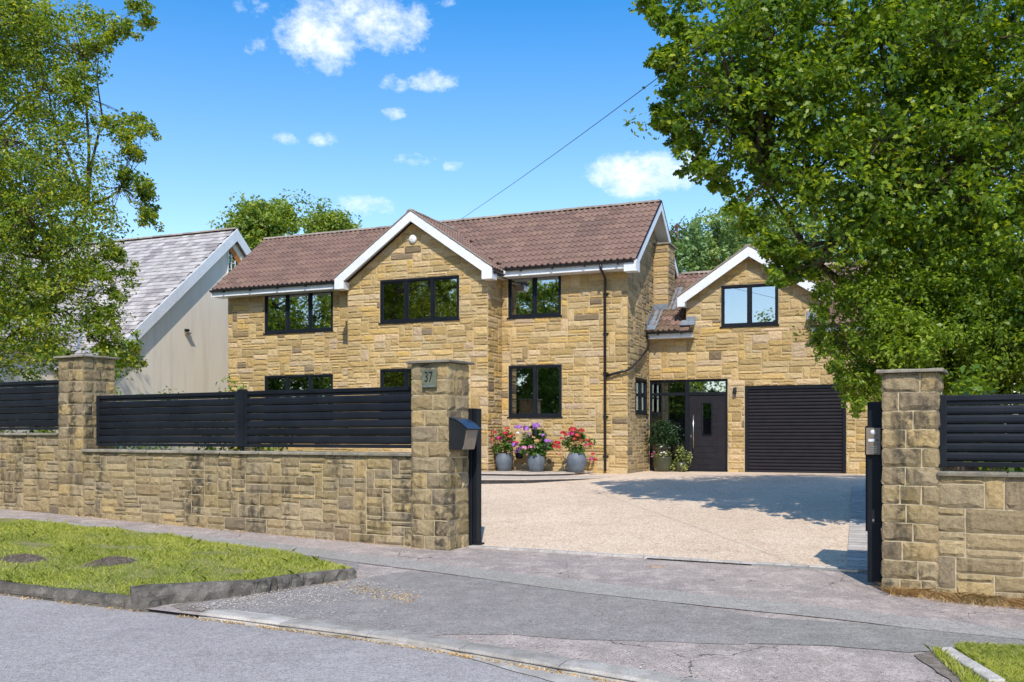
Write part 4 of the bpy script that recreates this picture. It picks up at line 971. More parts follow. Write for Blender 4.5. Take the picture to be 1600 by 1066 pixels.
# front door set
fd = empty('door_set', (O_D[0], GY+.03, .66)); fd.parent = house; W_, H_ = O_D[1]-O_D[0], O_D[3]-O_D[2]; ZT = H_-.38; XM = 1.02
mb = MB(); fw = .06
mb.box(0, W_, 0, .08, 0, .05); mb.box(0, W_, 0, .08, H_-fw, H_)
for x in (0, W_-fw): mb.box(x, x+fw, -.001, .081, .05, H_-fw)
mb.box(XM-.055, XM+.055, -.003, .082, .05, H_-fw); mb.box(fw, XM-.055, .001, .079, ZT-.04, ZT+.04); mb.box(XM+.055, W_-fw, .001, .079, ZT-.04, ZT+.04); mb.box(fw, XM-.055, .002, .078, .05, .11)
bevel(mb.build('frame', M['black'], fd), .004)
for (a, b, c, d) in ((fw, XM-.055, .11, ZT-.04), (fw, XM-.055, ZT+.04, H_-fw)): MB().box(a, b, .04, .044, c, d).build('pane', M['glass_clear'], fd)
MB().box(XM+.055, W_-fw, .04, .044, ZT+.04, H_-fw).build('pane', M['glass'], fd)
door = empty('front_door', (O_D[0], GY+.03, .66)); door.parent = house
dx0, dx1, dzt = XM+.058, W_-fw-.003, ZT-.045; gx0, gx1, gz0, gz1 = dx0+.36, dx0+.58, 1.0, 1.83
mb = MB(); 
for (a, b, c, d) in ((dx0, gx0, .055, dzt), (gx1, dx1, .055, dzt), (gx0, gx1, .055, gz0), (gx0, gx1, gz1, dzt)): mb.box(a, b, .022, .07, c, d)
mb.build('door_leaf', M['door'], door)
mb = MB()     # raised boarded centre
for k in range(10):
    z0 = .20+k*.165; z1 = z0+.158
    for (a, b) in ((dx0+.20, gx0-.03), (gx1+.03, dx1-.20)) if (z1 > gz0-.02 and z0 < gz1+.02) else ((dx0+.20, dx1-.20),): mb.box(a, b, .014, .0225, z0, z1)
bevel(mb.build('door_board', M['door'], door), .003)
mb = MB(); 
for (a, b, c, d) in ((gx0-.03, gx0, gz0-.03, gz1+.03), (gx1, gx1+.03, gz0-.03, gz1+.03), (gx0, gx1, gz0-.03, gz0), (gx0, gx1, gz1, gz1+.03)): mb.box(a, b, .004, .03, c, d)
bevel(mb.build('glazing_bead', M['black'], door), .006); MB().box(gx0, gx1, .03, .034, gz0, gz1).build('pane', M['glass'], door)
MB().tube([(dx0+.12, -.045, .62), (dx0+.12, -.045, 1.52)], .015, 10).tube([(dx0+.12, -.045, .70), (dx0+.12, .02, .70)], .009, 8).tube([(dx0+.12, -.045, 1.44), (dx0+.12, .02, 1.44)], .009, 8).build('handle', M['steel'], door, True)
MB().box(dx0+.035, dx0+.06, .012, .022, .93, 1.0).build('lock', M['steel'], door)
bevel(MB().box(XM-.03, W_+.0, -.10, .02, .0, .045).build('threshold', M['black'], door), .004)
# inside the hall: curtain and pendant lamp
mb = MB(); n = 26; vs = []
for i in range(n+1):
    x = .10+.34*i/n; y = .5+.035*math.sin(i*1.9); vs += [(x, y, .05), (x, y, H_+.2)]
mb.add(vs, [(2*i, 2*i+2, 2*i+3, 2*i+1) for i in range(n)]); cur = mb.build('curtain', M['curtain'], None); cur.parent = fd
lamp = empty('pendant_lamp', tuple(HM @ Vector((O_D[0]+.20, GY+.33, .66+H_+.1))), HROT, label='round smoked glass pendant lamp hanging behind the tall side window of the door', cat='lamp')
MB().tube([(0, 0, 0), (0, 0, -1.05)], .006, 6).build('cord', M['bronze'], lamp)
MB().lathe([(.0, -.98), (.03, -.985), (.035, -1.06)], 14).build('lamp_holder', M['steel'], lamp, True)
MB().lathe([(.03, -1.05), (.07, -1.07), (.115, -1.13), (.13, -1.20), (.115, -1.27), (.06, -1.32), (0, -1.33)], 20).build('globe', glass_mat('smoked_glass', .45, .25), lamp, True)
# garage door
gd = empty('garage_door', (O_G[0], GY+.06, .66)); gd.parent = house; GWd, GHt = O_G[1]-O_G[0], O_G[3]-O_G[2]
mb = MB(); mb.box(0, .09, -.04, .06, 0, GHt-.09); mb.box(GWd-.09, GWd, -.04, .06, 0, GHt-.09); mb.box(0, GWd, -.041, .061, GHt-.09, GHt); bevel(mb.build('frame', M['black'], gd), .004)
ns = 25; ph = (GHt-.09)/ns; prof = [(.0, .006), (-.018, .014), (-.023, ph*.45), (-.018, ph*.86), (.0, ph*.94), (.006, ph*.94), (.006, ph), (.016, ph), (.016, .006)]
mb = MB(); k = len(prof); mb.add([(.088, p[0], p[1]) for p in prof]+[(GWd-.088, p[0], p[1]) for p in prof], [tuple(range(k-1, -1, -1)), tuple(range(k, 2*k))]+[(i, (i+1) % k, k+(i+1) % k, k+i) for i in range(k)])
me = mb.mesh('slat', M['door'])
for i in range(ns): inst(me, 'slat', gd, Matrix.Translation((0, .01, i*ph+.004)))

# ------------------------------------------------------------------ roofs
class Tiles:
    def __init__(s, limit): s.items = []; s.limit = limit; s.mesh = {}
    def plane(s, parent, p0, ex, es, width, length, tw, tl, kind, inside=None, mat=None, jitter=.004, stag=False):
        ex = Vector(ex).normalized(); es = Vector(es).normalized(); nz = ex.cross(es); rows = max(1, round(length/tl)); tl = length/rows; cols_ = max(1, round(width/tw)); tw = width/cols_
        for j in range(rows):
            for i in range(cols_+(1 if stag else 0)):
                o = Vector(p0)+ex*((i+.5)*tw-(tw*.5 if stag and j % 2 else 0))+es*(j*tl)
                c = o+es*(tl*.5)
                if stag and (i*tw-(tw*.5 if j % 2 else 0) < -tw*.3 or (i+1)*tw-(tw*.5 if j % 2 else 0) > width+tw*.3): continue
                if inside and not inside(c): continue
                a = rng.uniform(-jitter, jitter)
                Mx = Matrix((( *ex, 0), (*es, 0), (*nz, 0), (0, 0, 0, 1))).transposed(); Mx = Matrix.Translation(o+nz*(.022+rng.uniform(0, .003))) @ Mx @ Matrix.Rotation(a, 4, 'Z') @ Matrix.Rotation(R(-4.5), 4, 'X')
                s.items.append(dict(parent=parent, M=Mx, key=(kind, round(tw, 4), round(tl, 4), mat.name), mat=mat, r=rng.random(), area=tw*tl))
    def geo(s, key):
        if key in s.mesh: return s.mesh[key]
        kind, tw, tl, _ = key; L = tl*1.18
        if kind == 'roll':
            q = []; N = 12
            for i in range(N+1):
                t = i/N; ph = (t*2) % 1.0; z = .046*max(0, math.sin(math.pi*min(ph/.52, 1)))**.8 if ph < .52 else .0
                q.append(((t-.5)*tw*1.0, z))
            vs = [(x, -.004, z) for x, z in q]+[(x, L, z) for x, z in q]+[(x, -.004, z-.040) for x, z in q]; n = N+1
            fs = [(i, i+1, n+i+1, n+i) for i in range(N)]+[(2*n+i, 2*n+i+1, i+1, i) for i in range(N)]
        else:
            rr_ = random.Random(5); g = .003
            vs = [(-tw/2+g, 0, .007), (tw/2-g, 0, .007), (tw/2-g, L, .007), (-tw/2+g, L, .007), (-tw/2+g, 0, -.006), (tw/2-g, 0, -.006), (tw/2-g, L, -.006), (-tw/2+g, L, -.006)]
            fs = [(0,1,2,3), (4,5,1,0), (5,6,2,1), (7,4,0,3)]
        s.mesh[key] = (vs, fs, {}); return s.mesh[key]
    def finish(s, root_M, name, loose):
        for it in s.items:
            p = root_M @ it['M'].translation; n = (root_M @ it['M']).to_3x3() @ Vector((0, 0, 1)); v = (Vector((0, 0, CZ))-p).normalized().dot(n); px = 800+1480*p.x/p.y
            it['s'] = it['area']*max(v, 0)/p.y**2 if 0 < px < 1600 else 0
        ch_ = set(id(q) for q in sorted(s.items, key=lambda q: -q['s'])[:s.limit] if q['s'] > 0); lo = {}
        for it in s.items:
            vs, fs, d = s.geo(it['key'])
            if id(it) in ch_:
                if 'me' not in d: mb = MB(); mb.add(vs, fs); d['me'] = mb.mesh(name, it['mat'], False)
                inst(d['me'], name, it['parent'], it['M'])
            else:
                mb = lo.setdefault((it['parent'].name, it['mat'].name), (it['parent'], it['mat'], MB()))[2]; mb.add(vs, fs, it['r'], it['M'])
        for (p, m, mb) in lo.values(): mb.build(loose, m, p, kind='stuff')
T = Tiles(300)
def quad_slab(mb, pts, t=.06):
    P = [Vector(p) for p in pts]; n = (P[1]-P[0]).cross(P[2]-P[0]).normalized(); k = len(P)
    mb.add([p for p in P]+[p-n*t for p in P], [tuple(range(k)), tuple(range(2*k-1, k-1, -1))]+[(i, i+k, (i+1) % k+k, (i+1) % k) for i in range(k)])
VX = .34   # gable overhang on the right
# wing roof geometry
wz_e = 5.90; wh = (WX1-WX0)/2+.20; wrz = 7.50; wsl = (wrz-wz_e)/wh
main_z = lambda y: EZ+sl_*(y+.42)
yv = -.42+(wrz-EZ)/sl_                      # where wing ridge meets the main slope
def on_wing(x, y):                          # wing height at x
    return wrz-abs(x-WC)*wsl
roof = empty('roof', (0, 0, 0)); roof.parent = house
mb = MB()
quad_slab(mb, [(-12.62, -.40, EZ-.015), (VX, -.40, EZ-.015), (VX, RY, RZ-.015), (-12.62, RY, RZ-.015)], .05)
quad_slab(mb, [(VX, 2*RY+.42, EZ-.015), (-12.62, 2*RY+.42, EZ-.015), (-12.62, RY, RZ-.015), (VX, RY, RZ-.015)], .05)
mb.build('roof_deck', M['tile'], roof)
mb = MB(); 
yk = lambda z: -.42+(z-EZ)/sl_
for sgn in (-1, 1):
    e = WC+sgn*wh; zz = wrz-.015; lo_ = wz_e-.015
    pts = [(e, -1.18, lo_), (WC, -1.18, zz), (WC, yv+.05, zz), (e, yk(wz_e)+.05, lo_)]
    if sgn > 0: pts = [pts[0], pts[3], pts[2], pts[1]]
    quad_slab(mb, pts, .05)
mb.build('roof_deck', M['tile'], roof)
T.plane(roof, (-12.62, -.45, EZ-.01), (1, 0, 0), (0, 1, sl_), 12.62+VX, math.hypot(RY+.45, RZ-EZ), .33, .285, 'roll', lambda c: not (abs(c.x-WC) < wh+.1 and c.z < on_wing(c.x, c.y)+.0), M['tile'])
T.plane(roof, (VX, 2*RY+.45, EZ-.01), (-1, 0, 0), (0, -1, sl_), 12.62+VX, math.hypot(RY+.45, RZ-EZ), .33, .285, 'roll', None, M['tile'])
wl = math.hypot(wh, wrz-wz_e)
T.plane(roof, (WC-wh-.03, yv+.1, wz_e-.02), (0, -1, 0), (1, 0, wsl), yv+.1+1.2, wl, .33, .285, 'roll', lambda c: c.z > main_z(c.y)-.03, M['tile'])
T.plane(roof, (WC+wh+.03, -1.2, wz_e-.02), (0, 1, 0), (-1, 0, wsl), yv+.1+1.2, wl, .33, .285, 'roll', lambda c: c.z > main_z(c.y)-.03, M['tile'])
def ridge(parent, p, q, n, mat=None):
    p, q = Vector(p), Vector(q); d = (q-p); L_ = d.length/n; d.normalize(); s = d.cross(Vector((0, 0, 1))).normalized()
    prof = [(math.cos(t)*.12, math.sin(t)*.075-.02) for t in [math.pi*i/7 for i in range(8)]]
    mb = MB(); vs = []
    for (t, k) in ((0, 1.06), (L_*.985, .98)): vs += [d*t+s*(a*k)+Vector((0, 0, b*k)) for a, b in prof]
    vs += [v-Vector((0, 0, .03)) for v in vs[:8]]
    mb.add(vs, [(i, i+1, 9+i, 8+i) for i in range(7)]+[(16+i, 17+i, 1+i, i) for i in range(7)]+[tuple(range(15, 7, -1))]); me = mb.mesh('ridge_tile', mat or M['ridge'])
    for i in range(n): inst(me, 'ridge_tile', parent, Matrix.Translation(p+d*(L_*i)+Vector((0, 0, rng.uniform(-.004, .004)))))
ridge(roof, (-12.62, RY, RZ+.01), (VX, RY, RZ+.01), 28); ridge(roof, (WC, -1.2, wrz+.01), (WC, yv, wrz+.01), 6)
# fascias, bargeboards, soffits (white)
def board(p, q, h, t, name='bargeboard', mat='white', parent=house, out=(0, -1, 0)):
    # board whose top edge runs p->q, hangs down h, thickness t towards out
    p, q, o = Vector(p), Vector(q), Vector(out)*t; dn = Vector((0, 0, -h)); mb = MB()
    mb.add([p, q, q+dn, p+dn, p+o, q+o, q+dn+o, p+dn+o], [(0,1,2,3), (7,6,5,4), (4,5,1,0), (5,6,2,1), (6,7,3,2), (7,4,0,3)])
    bm_o = mb.build(name, M[mat], parent); return bevel(bm_o, .003)
by = -1.17
for sgn in (-1, 1):
    board((WC+sgn*.001, by, wrz+.02), (WC+sgn*(wh+.05), by, wz_e-.02), .27, .028)
    # boxed foot of the bargeboard
    a, b = sorted((WC+sgn*(wh+.05), WC+sgn*(wh-.24))); mb = MB().box(a, b, by-.026, WY+.02, 5.60, wz_e-.10); bevel(mb.build('eaves_box', M['white'], house), .004)
    # sloping soffit
    mb = MB(); x0, x1 = WC, WC+sgn*(wh-.02); z0, z1 = wrz-.10, wz_e-.13; mb.add([(x0, by, z0), (x1, by, z1), (x1, WY, z1), (x0, WY, z0)], [(0,1,2,3)]); mb.build('soffit', M['white'], house)
def fascia(x0, x1, y, zt, depth, hh=.19):
    mb = MB(); mb.box(x0, x1, y-.02, y, zt-hh, zt); mb.box(x0, x1, y+.0005, y+depth, zt-hh+.002, zt-hh+.012); bevel(mb.build('fascia', M['white'], house), .003)
fascia(-12.62, WX0-.25, -.40, EZ-.03, .40); fascia(WX1+.22, VX-.02, -.40, EZ-.03, .40)
mb = MB(); mb.box(WC+wh-.045, WC+wh-.025, -1.14, -.41, 5.74, 5.90); mb.box(WX1, WC+wh-.045, WY, -.0, 5.745, 5.755); mb.build('fascia', M['white'], house)
for (ya, za, yb, zb) in ((-.46, EZ-.02, RY, RZ+.0), (2*RY+.46, EZ-.02, RY, RZ+.0)):
    p, q = Vector((VX+.0, ya, za)), Vector((VX+.0, yb, zb)); board(p, q, .24, .028, out=(1, 0, 0))
    mb = MB(); mb.add([(VX, ya, za-.13), (VX, yb, zb-.13), (0, yb, zb-.13), (0, ya, za-.13)], [(0,1,2,3)]); mb.build('soffit', M['white'], house)
    MB().tube([(VX+.02, ya, za+.02), (VX+.02, yb, zb+.02)], .022, 6).build('verge_trim', M['black'], house)
bevel(MB().box(.04, VX+.029, -.46, -.16, EZ-.30, EZ-.05).build('eaves_box', M['white'], house), .004)
board((-12.62, -.46, EZ-.02), (-12.62, RY, RZ), .22, .028, out=(-1, 0, 0))
for sgn in (-1, 1): MB().tube([(WC+sgn*(wh+.06), by-.03, wz_e+.01), (WC, by-.03, wrz+.04)], .02, 6).build('verge_trim', M['ridge'], house)
# gutters and pipes
def gutter(p, q, parent=house, nb=0):
    p, q = Vector(p), Vector(q); d = (q-p).normalized(); s = Vector((0, 0, 1)).cross(d).normalized(); mb = MB(); pr = []
    for i in range(7): t = math.pi*(1+i/6); pr.append((math.cos(t)*.058, math.sin(t)*.058))
    for i in range(7): t = math.pi*(2-i/6); pr.append((math.cos(t)*.052, math.sin(t)*.052))
    k = len(pr); vs = [p+s*a+Vector((0, 0, b)) for a, b in pr]+[q+s*a+Vector((0, 0, b)) for a, b in pr]
    mb.add(vs, [(i, (i+1) % k, k+(i+1) % k, k+i) for i in range(k)]+[tuple(range(k-1, -1, -1)), tuple(range(k, 2*k))]); g = mb.build('gutter', M['gutter'], parent)
    n = nb or max(2, int((q-p).length/.85))
    for i in range(n):
        c = p.lerp(q, (i+.5)/n); MB().box(c.x-.018, c.x+.018, c.y-.066, c.y+.066, c.z-.085, c.z-.03).build('bracket', M['gutter'], parent)
gutter((-12.66, -.475, EZ-.03), (WX0-.27, -.475, EZ-.03)); gutter((WX1+.30, -.475, EZ-.03), (VX-.03, -.475, EZ-.03))
gutter((WC+wh+.04, -1.16, wz_e-.08), (WC+wh+.04, -.46, wz_e-.08), nb=3)
dp = MB().tube([(-.55, -.475, 5.90), (-.55, -.475, 5.80), (-.55, -.10, 5.60), (-.55, -.085, .74)], .034, 10); dpo = dp.build('downpipe', M['gutter'], house, True)
for z in (5.2, 4.2, 3.2, 2.1, 1.1): MB().box(-.62, -.48, -.06, .0, z, z+.035).build('pipe_clip', M['gutter'], house)
MB().tube([(.11, 1.66, 4.30), (.09, 1.66, 3.95), (.08, .95, 3.62), (.08, .02, 3.32), (.05, -.09, 3.28), (-.53, -.085, 3.14)], .032, 10).build('downpipe', M['gutter'], house, True)
MB().tube([(WX0-.06, -.40, 5.88), (WX0-.02, -.12, 5.70), (WX0+.02, -.07, 5.6)], .032, 8).build('downpipe', M['gutter'], house, True)

# garage wing roof
groof = empty('roof', (0, 0, 0)); groof.parent = house
gry, grz = 4.3, 6.32; gey, gez = 1.78, 4.42; gs = (grz-gez)/(gry-gey); gl = math.hypot(gry-gey, grz-gez)
mb = MB(); quad_slab(mb, [(.02, gey, gez-.02), (DX0+.12, gey, gez-.02), (DX0+.12, gry, grz-.02), (.02, gry, grz-.02)], .05)
quad_slab(mb, [(DX0+.12, GY+.12, gez+gs*.44-.02), (DX1-.1, GY+.12, gez+gs*.44-.02), (DX1-.1, gry, grz-.02), (DX0+.12, gry, grz-.02)], .05)
quad_slab(mb, [(DX1-.1, gey, gez-.02), (GX1+.2, gey, gez-.02), (GX1+.2, gry, grz-.02), (DX1-.1, gry, grz-.02)], .05)
quad_slab(mb, [(GX1+.2, 2*gry-gey, gez-.02), (.02, 2*gry-gey, gez-.02), (.02, gry, grz-.02), (GX1+.2, gry, grz-.02)], .05)
mb.build('roof_deck', M['tile_old'], groof)
gm_z = lambda y: gez+gs*(y-gey)
dh = (DX1-DX0)/2+.14; drz = 6.52; dez = 5.32; dsl = (drz-dez)/dh; yv2 = gey+(drz-gez)/gs
on_d = lambda x: drz-abs(x-DCX)*dsl
insG = lambda c: not (DX0-.05 < c.x < DX1+.05 and c.y < GY+.2) and not (abs(c.x-DCX) < dh and c.z < on_d(c.x))
T.plane(groof, (.02, gey-.03, gez-.01), (1, 0, 0), (0, 1, gs), DX0+.16, gl, .30, .27, 'roll', insG, M['tile_old'])
T.plane(groof, (DX0+.18, gey-.03, gez-.01), (1, 0, 0), (0, 1, gs), GX1+.0-DX0, gl, .33, .27, 'roll', insG, M['tile'])
dl = math.hypot(dh, drz-dez)
for sgn in (-1, 1):
    e = DCX+sgn*dh; mb = MB(); pts = [(e, GY-.22, dez-.02), (DCX, GY-.22, drz-.02), (DCX, gry+.0, drz-.02), (e, gey+(dez-gez)/gs, dez-.02)]
    if sgn > 0: pts = [pts[0], pts[3], pts[2], pts[1]]
    quad_slab(mb, pts, .04); mb.build('roof_deck', M['tile'], groof)
T.plane(groof, (DCX-dh-.02, gry, dez-.01), (0, -1, 0), (1, 0, dsl), gry-GY+.24, dl, .33, .27, 'roll', lambda c: c.z > gm_z(c.y)-.04, M['tile'])
T.plane(groof, (DCX+dh+.02, GY-.24, dez-.01), (0, 1, 0), (-1, 0, dsl), gry-GY+.24, dl, .33, .27, 'roll', lambda c: c.z > gm_z(c.y)-.04, M['tile'])
ridge(groof, (.45, gry, grz+.01), (GX1+.2, gry, grz+.01), 13); ridge(groof, (DCX, GY-.26, drz+.01), (DCX, gry+.2, drz+.01), 5)
by2 = GY-.24
for sgn in (-1, 1):
    board((DCX+sgn*.001, by2, drz+.0), (DCX+sgn*(dh+.04), by2, dez-.03), .26, .028)
    MB().tube([(DCX+sgn*(dh+.06), by2-.02, dez+.0), (DCX, by2-.02, drz+.03)], .028, 6).build('verge_trim', M['ridge'], house)
    a, b = sorted((DCX+sgn*(dh+.04), DCX+sgn*(dh-.16))); bevel(MB().box(a, b, by2-.025, GY+.0, dez-.27, dez-.10).build('eaves_box', M['white'], house), .004)
    mb = MB(); mb.add([(DCX, by2, drz-.10), (DCX+sgn*dh, by2, dez-.12), (DCX+sgn*dh, GY, dez-.12), (DCX, GY, drz-.10)], [(0,1,2,3)]); mb.build('soffit', M['white'], house)
for (a, b) in ((.06, DX0+.24), (DX1-.12, GX1+.1)):
    mb = MB(); mb.box(a, b, gey+.0, gey+.02, gez-.19, gez-.03); mb.box(a, b, gey+.0205, GY, gez-.188, gez-.178); bevel(mb.build('fascia', M['white'], house), .003)
    gutter((a-.02, gey-.065, gez-.02), (b+.02, gey-.065, gez-.02), nb=2)
# lead flashings
mb = MB(); quad_slab(mb, [(.02, gey-.05, gez+.05), (.28, gey-.05, gez+.05), (.28, 2.60, gm_z(2.60)+.055), (.02, 2.60, gm_z(2.60)+.055)], .02)
quad_slab(mb, [(.43, 2.60, gm_z(2.60)+.055), (.62, 2.60, gm_z(2.60)+.055), (.62, 3.6, gm_z(3.6)+.055), (.43, 3.6, gm_z(3.6)+.055)], .02)
mb.box(.022, .035, gey-.04, 2.61, gez-.05, gez+.0) ; P_ = [(.03, gey-.04, gez+.05), (.03, 2.6, gm_z(2.6)+.05), (.03, 2.6, gm_z(2.6)+.20), (.03, gey-.04, gez+.20)]
mb.add(P_+[(p[0]+.012, p[1], p[2]) for p in P_], [(3,2,1,0), (4,5,6,7), (2,3,7,6)])
mb.box(.03, .42, 2.59, 2.605, gm_z(2.6)+.05, gm_z(2.6)+.22)
mb.build('lead_flashing', M['lead'], house)
for (a, b) in ((DX0-.12, DX0+.26), (DX1-.26, DX1+.12)):
    mb = MB(); mb.box(a+.14 if a < 2 else a, b if a < 2 else b-.14, GY-.045, GY-.03, gm_z(GY)-.04, gm_z(GY)+.14); quad_slab(mb, [(a, GY-.2, gm_z(GY-.2)+.06), (b, GY-.2, gm_z(GY-.2)+.06), (b, GY-.0, gm_z(GY)+.06), (a, GY-.0, gm_z(GY)+.06)], .02); mb.build('lead_flashing', M['lead'], house)
T.finish(HM, 'roof_tile', 'roof_tiles')
# alarm box, wall lamps
al = empty('alarm_box', tuple(HM @ Vector((-5.58, WY-.03, 6.83))), HROT, label='round white alarm box high on the middle gable', cat='alarm')
o = MB().lathe([(0, .07), (.05, .066), (.10, .045), (.115, .02), (.115, 0)], 22).build('dome', M['white'], al, True); o.rotation_euler = (R(90), 0, 0)
o = MB().lathe([(0, .076), (.025, .075), (.03, .066)], 14).build('sounder', M['white'], al, True); o.rotation_euler = (R(90), 0, 0)
wl_ = empty('wall_lamp', tuple(HM @ Vector((2.33, GY-.03, 2.72))), HROT, label='small black wall lamp between the front door and the garage door', cat='lamp')
MB().lathe([(.045, 0), (.045, .16), (.03, .17), (0, .17)], 14, (0, -.06)).lathe([(0, 0), (.045, 0)], 14, (0, -.06)).build('lamp_body', M['black'], wl_, True); MB().box(-.02, .02, -.03, .02, .05, .10).build('bracket', M['black'], wl_)
# wire
A_ = Vector((*hxy(5.6, 2.1), 8.02)); B_ = Vector((2.15, 12, 6.52)); dd = (B_-A_); C_ = A_+dd*1.6
pts = [A_+(C_-A_)*t-Vector((0, 0, .5*math.sin(math.pi*t)*.25)) for t in [i/24 for i in range(25)]]
tag(MB().tube(pts, .006, 5).build('telephone_wire', M['ink']), 'thin black overhead wire crossing the sky to the house ridge', 'wire')

# ------------------------------------------------------------------ steps with pots
st = empty('stone_steps', (*hxy(2, -2), .58), HROT, label='two low curved patio steps with pale treads and dark risers below the plant pots', cat='steps')
def pix_z(px, py, z): d = (CZ-z)*1480/(py-680); return ((px-800)/1480*d, d)
SMi = rmat(st).inverted()
def loc(p, z=0): v = SMi @ Vector((p[0], p[1], z)); return (v.x, v.y)
def stepp(front, zt, back, rise, y_in):
    poly = [loc(p) for p in front]+[loc(p) for p in back]; z0 = zt-.58
    bevel(MB().slab(poly, z0-.03, z0).build('tread', M['treadstone'], st), .006, 2)
    c = (sum(p[0] for p in poly)/len(poly), sum(p[1] for p in poly)/len(poly)); nf = len(front)
    inn = [(p[0], p[1]+.025) for p in poly[:nf]]+poly[nf:]; MB().slab(inn, z0-.03-rise, z0-.031).build('riser', M['brick'], st)
up = [pix_z(640, 737.6, .72), pix_z(745, 739, .72), pix_z(822, 740, .72), pix_z(880, 739.2, .72), pix_z(915, 738, .72)]
up += [(up[-1][0]+.22, up[-1][1]+.35), (up[-1][0]+.30, up[-1][1]+.9)]
lo_ = [pix_z(640, 747, .66), pix_z(745, 748.2, .66), pix_z(822, 748.2, .66), pix_z(900, 746.5, .66), pix_z(950, 745, .66)]
lo_ += [(lo_[-1][0]+.3, lo_[-1][1]+.45), (hxy(-.03, -.06))]
stepp(lo_, .655, [hxy(.3, -.05), hxy(3.35, -.05), hxy(3.35, -.95), hxy(7, -.95)], .12, 0)
stepp(up, .722, [hxy(.95, -.052), hxy(3.36, -.052), hxy(3.36, -.952), hxy(7, -.952)], .05, 0)
PZ = .722
def leafcloud(name, g, centers, radii, n, size, mat, parent=None, asp=.55, shape='rhomb', up=.3, thick=.0, squash=(1, 1, 1), rnd_per=None, orient_out=0.0, **kw):
    C = np.asarray(centers, float); Rr = np.asarray(radii, float); k = len(C); idx = np.repeat(np.arange(k), n); N = len(idx)
    d = g.normal(size=(N, 3)); d /= np.linalg.norm(d, axis=1)[:, None]; rad = g.random(N)**(1/2.2); P = C[idx]+d*(rad*Rr[idx])[:, None]*np.array(squash)
    nm = g.normal(size=(N, 3)); nm[:, 2] = np.abs(nm[:, 2])+up; nm += d*orient_out; nm /= np.linalg.norm(nm, axis=1)[:, None]
    t = np.cross(nm, g.normal(size=(N, 3))); t /= np.linalg.norm(t, axis=1)[:, None]; b = np.cross(nm, t); sz = size*g.uniform(.65, 1.25, N)[:, None]
    if shape == 'rhomb': S = [(-.5, 0, 0), (0, .5*asp, .0), (.5, 0, 0), (0, -.5*asp, 0)]
    elif shape == 'fold': S = [(-.5, 0, 0), (-.1, .5*asp, .10), (.5, 0, -.05), (-.1, -.5*asp, .10)]
    else:                  # lobed leaf
        S = [(-.50, 0), (-.24, .26), (-.08, .15), (.12, .34), (.22, .14), (.54, .0), (.22, -.14), (.12, -.34), (-.08, -.15), (-.24, -.26)]
        S = [(x, y, .10*abs(y)*2-.12*x*x) for x, y in S]
    S = np.array(S); V = P[:, None, :]+sz[:, None, :]*(S[None, :, 0:1]*t[:, None, :]+S[None, :, 1:2]*b[:, None, :]+S[None, :, 2:3]*nm[:, None, :])
    m_ = len(S); F = np.arange(N*m_).reshape(N, m_)
    cr = g.random(k)*.5; rn = (cr[idx]+g.random(N)*.5)
    return bigmesh(name, V.reshape(-1, 3), F, np.repeat(rn, m_), mat, parent, **kw)
def flower_head(mb, c, r, g, n=26):
    for _ in range(n):
        d = g.normal(size=3); d /= np.linalg.norm(d); d[2] = abs(d[2])*.8-.1; p = np.array(c)+d*r; s = r*.42
        t = np.cross(d, g.normal(size=3)); t /= np.linalg.norm(t); b = np.cross(d, t)
        mb.add([tuple(p+t*s), tuple(p+b*s), tuple(p-t*s), tuple(p-b*s)], [(0,1,2,3)], g.random())
    bpy_c = [(c[0]+r*.8*math.cos(a)*math.cos(e), c[1]+r*.8*math.sin(a)*math.cos(e), c[2]+r*.8*math.sin(e)) for e in (-1, 0, 1) for a in (0, 1.57, 3.14, 4.71)]
def pot_plant(name, loc3, prof, potmat, plants, leafmat, leafsize, label, n=40, group=None, flowers=(), leafshape='fold', soil_r=.15, soil_z=.4, cat='potted plant', stem=None):
    root = empty(name, loc3, HROT, label=label, cat=cat, group=group)
    MB().lathe(prof, 28).build('pot', potmat, root, True); MB().lathe([(soil_r, soil_z), (0, soil_z+.01)], 16).build('soil', M['soil'], root)
    g = np.random.default_rng(abs(hash(label)) % 1000 if False else len(label)*7+int(loc3[0]*10) % 97)
    leafcloud('foliage', g, [p[:3] for p in plants], [p[3] for p in plants], n, leafsize, leafmat, root, .6, leafshape, .6, orient_out=.7)
    mb = MB()
    for p in plants[::2]: mb.tube([(0, 0, soil_z), (p[0]*.5, p[1]*.5, (soil_z+p[2])/2), (p[0], p[1], p[2])], .006, 5)
    mb.build('stem', M['leaf_pot'], root)
    for (x, y, z, r, m) in flowers:
        mb = MB(); flower_head(mb, (x, y, z), r, g, 30); mb.tube([(x, y, z-r*.3), (x*.7, y*.7, z-r*2.5)], .004, 4); mb.build('flower_head', m, root)
    return root
PP = [(0, .0), (.15, .0), (.165, .01), (.20, .10), (.228, .20), (.235, .28), (.22, .37), (.185, .44), (.18, .46), (.165, .46), (.16, .40)]
POTD = .55
def potxy(px, b): 
    # position on line y=b of house frame under pixel column
    r = (px-800)/1480; A = Matrix(((r, -E1[0]), (1, -E1[1]))); o = (P0[0]+E2[0]*b, P0[1]+E2[1]*b); det = r*(-E1[1])+E1[0]; s = (o[0]*(-E1[1])+E1[0]*o[1])/det; return (r*s, s)
gp = 'flowering plants in blue grey pots on the patio steps'
g_ = random.Random(4)
def bush(w, h, z0, n=16):
    out = []
    for i in range(n):
        a = g_.uniform(0, 6.28); rr_ = g_.random()**.5*w; zz = z0+g_.random()*h; k = math.sin(math.pi*min(1, max(.12, (zz-z0)/h*.75+.2)))
        out.append((rr_*math.cos(a)*k, rr_*math.sin(a)*k*.7, zz, .14))
    return out
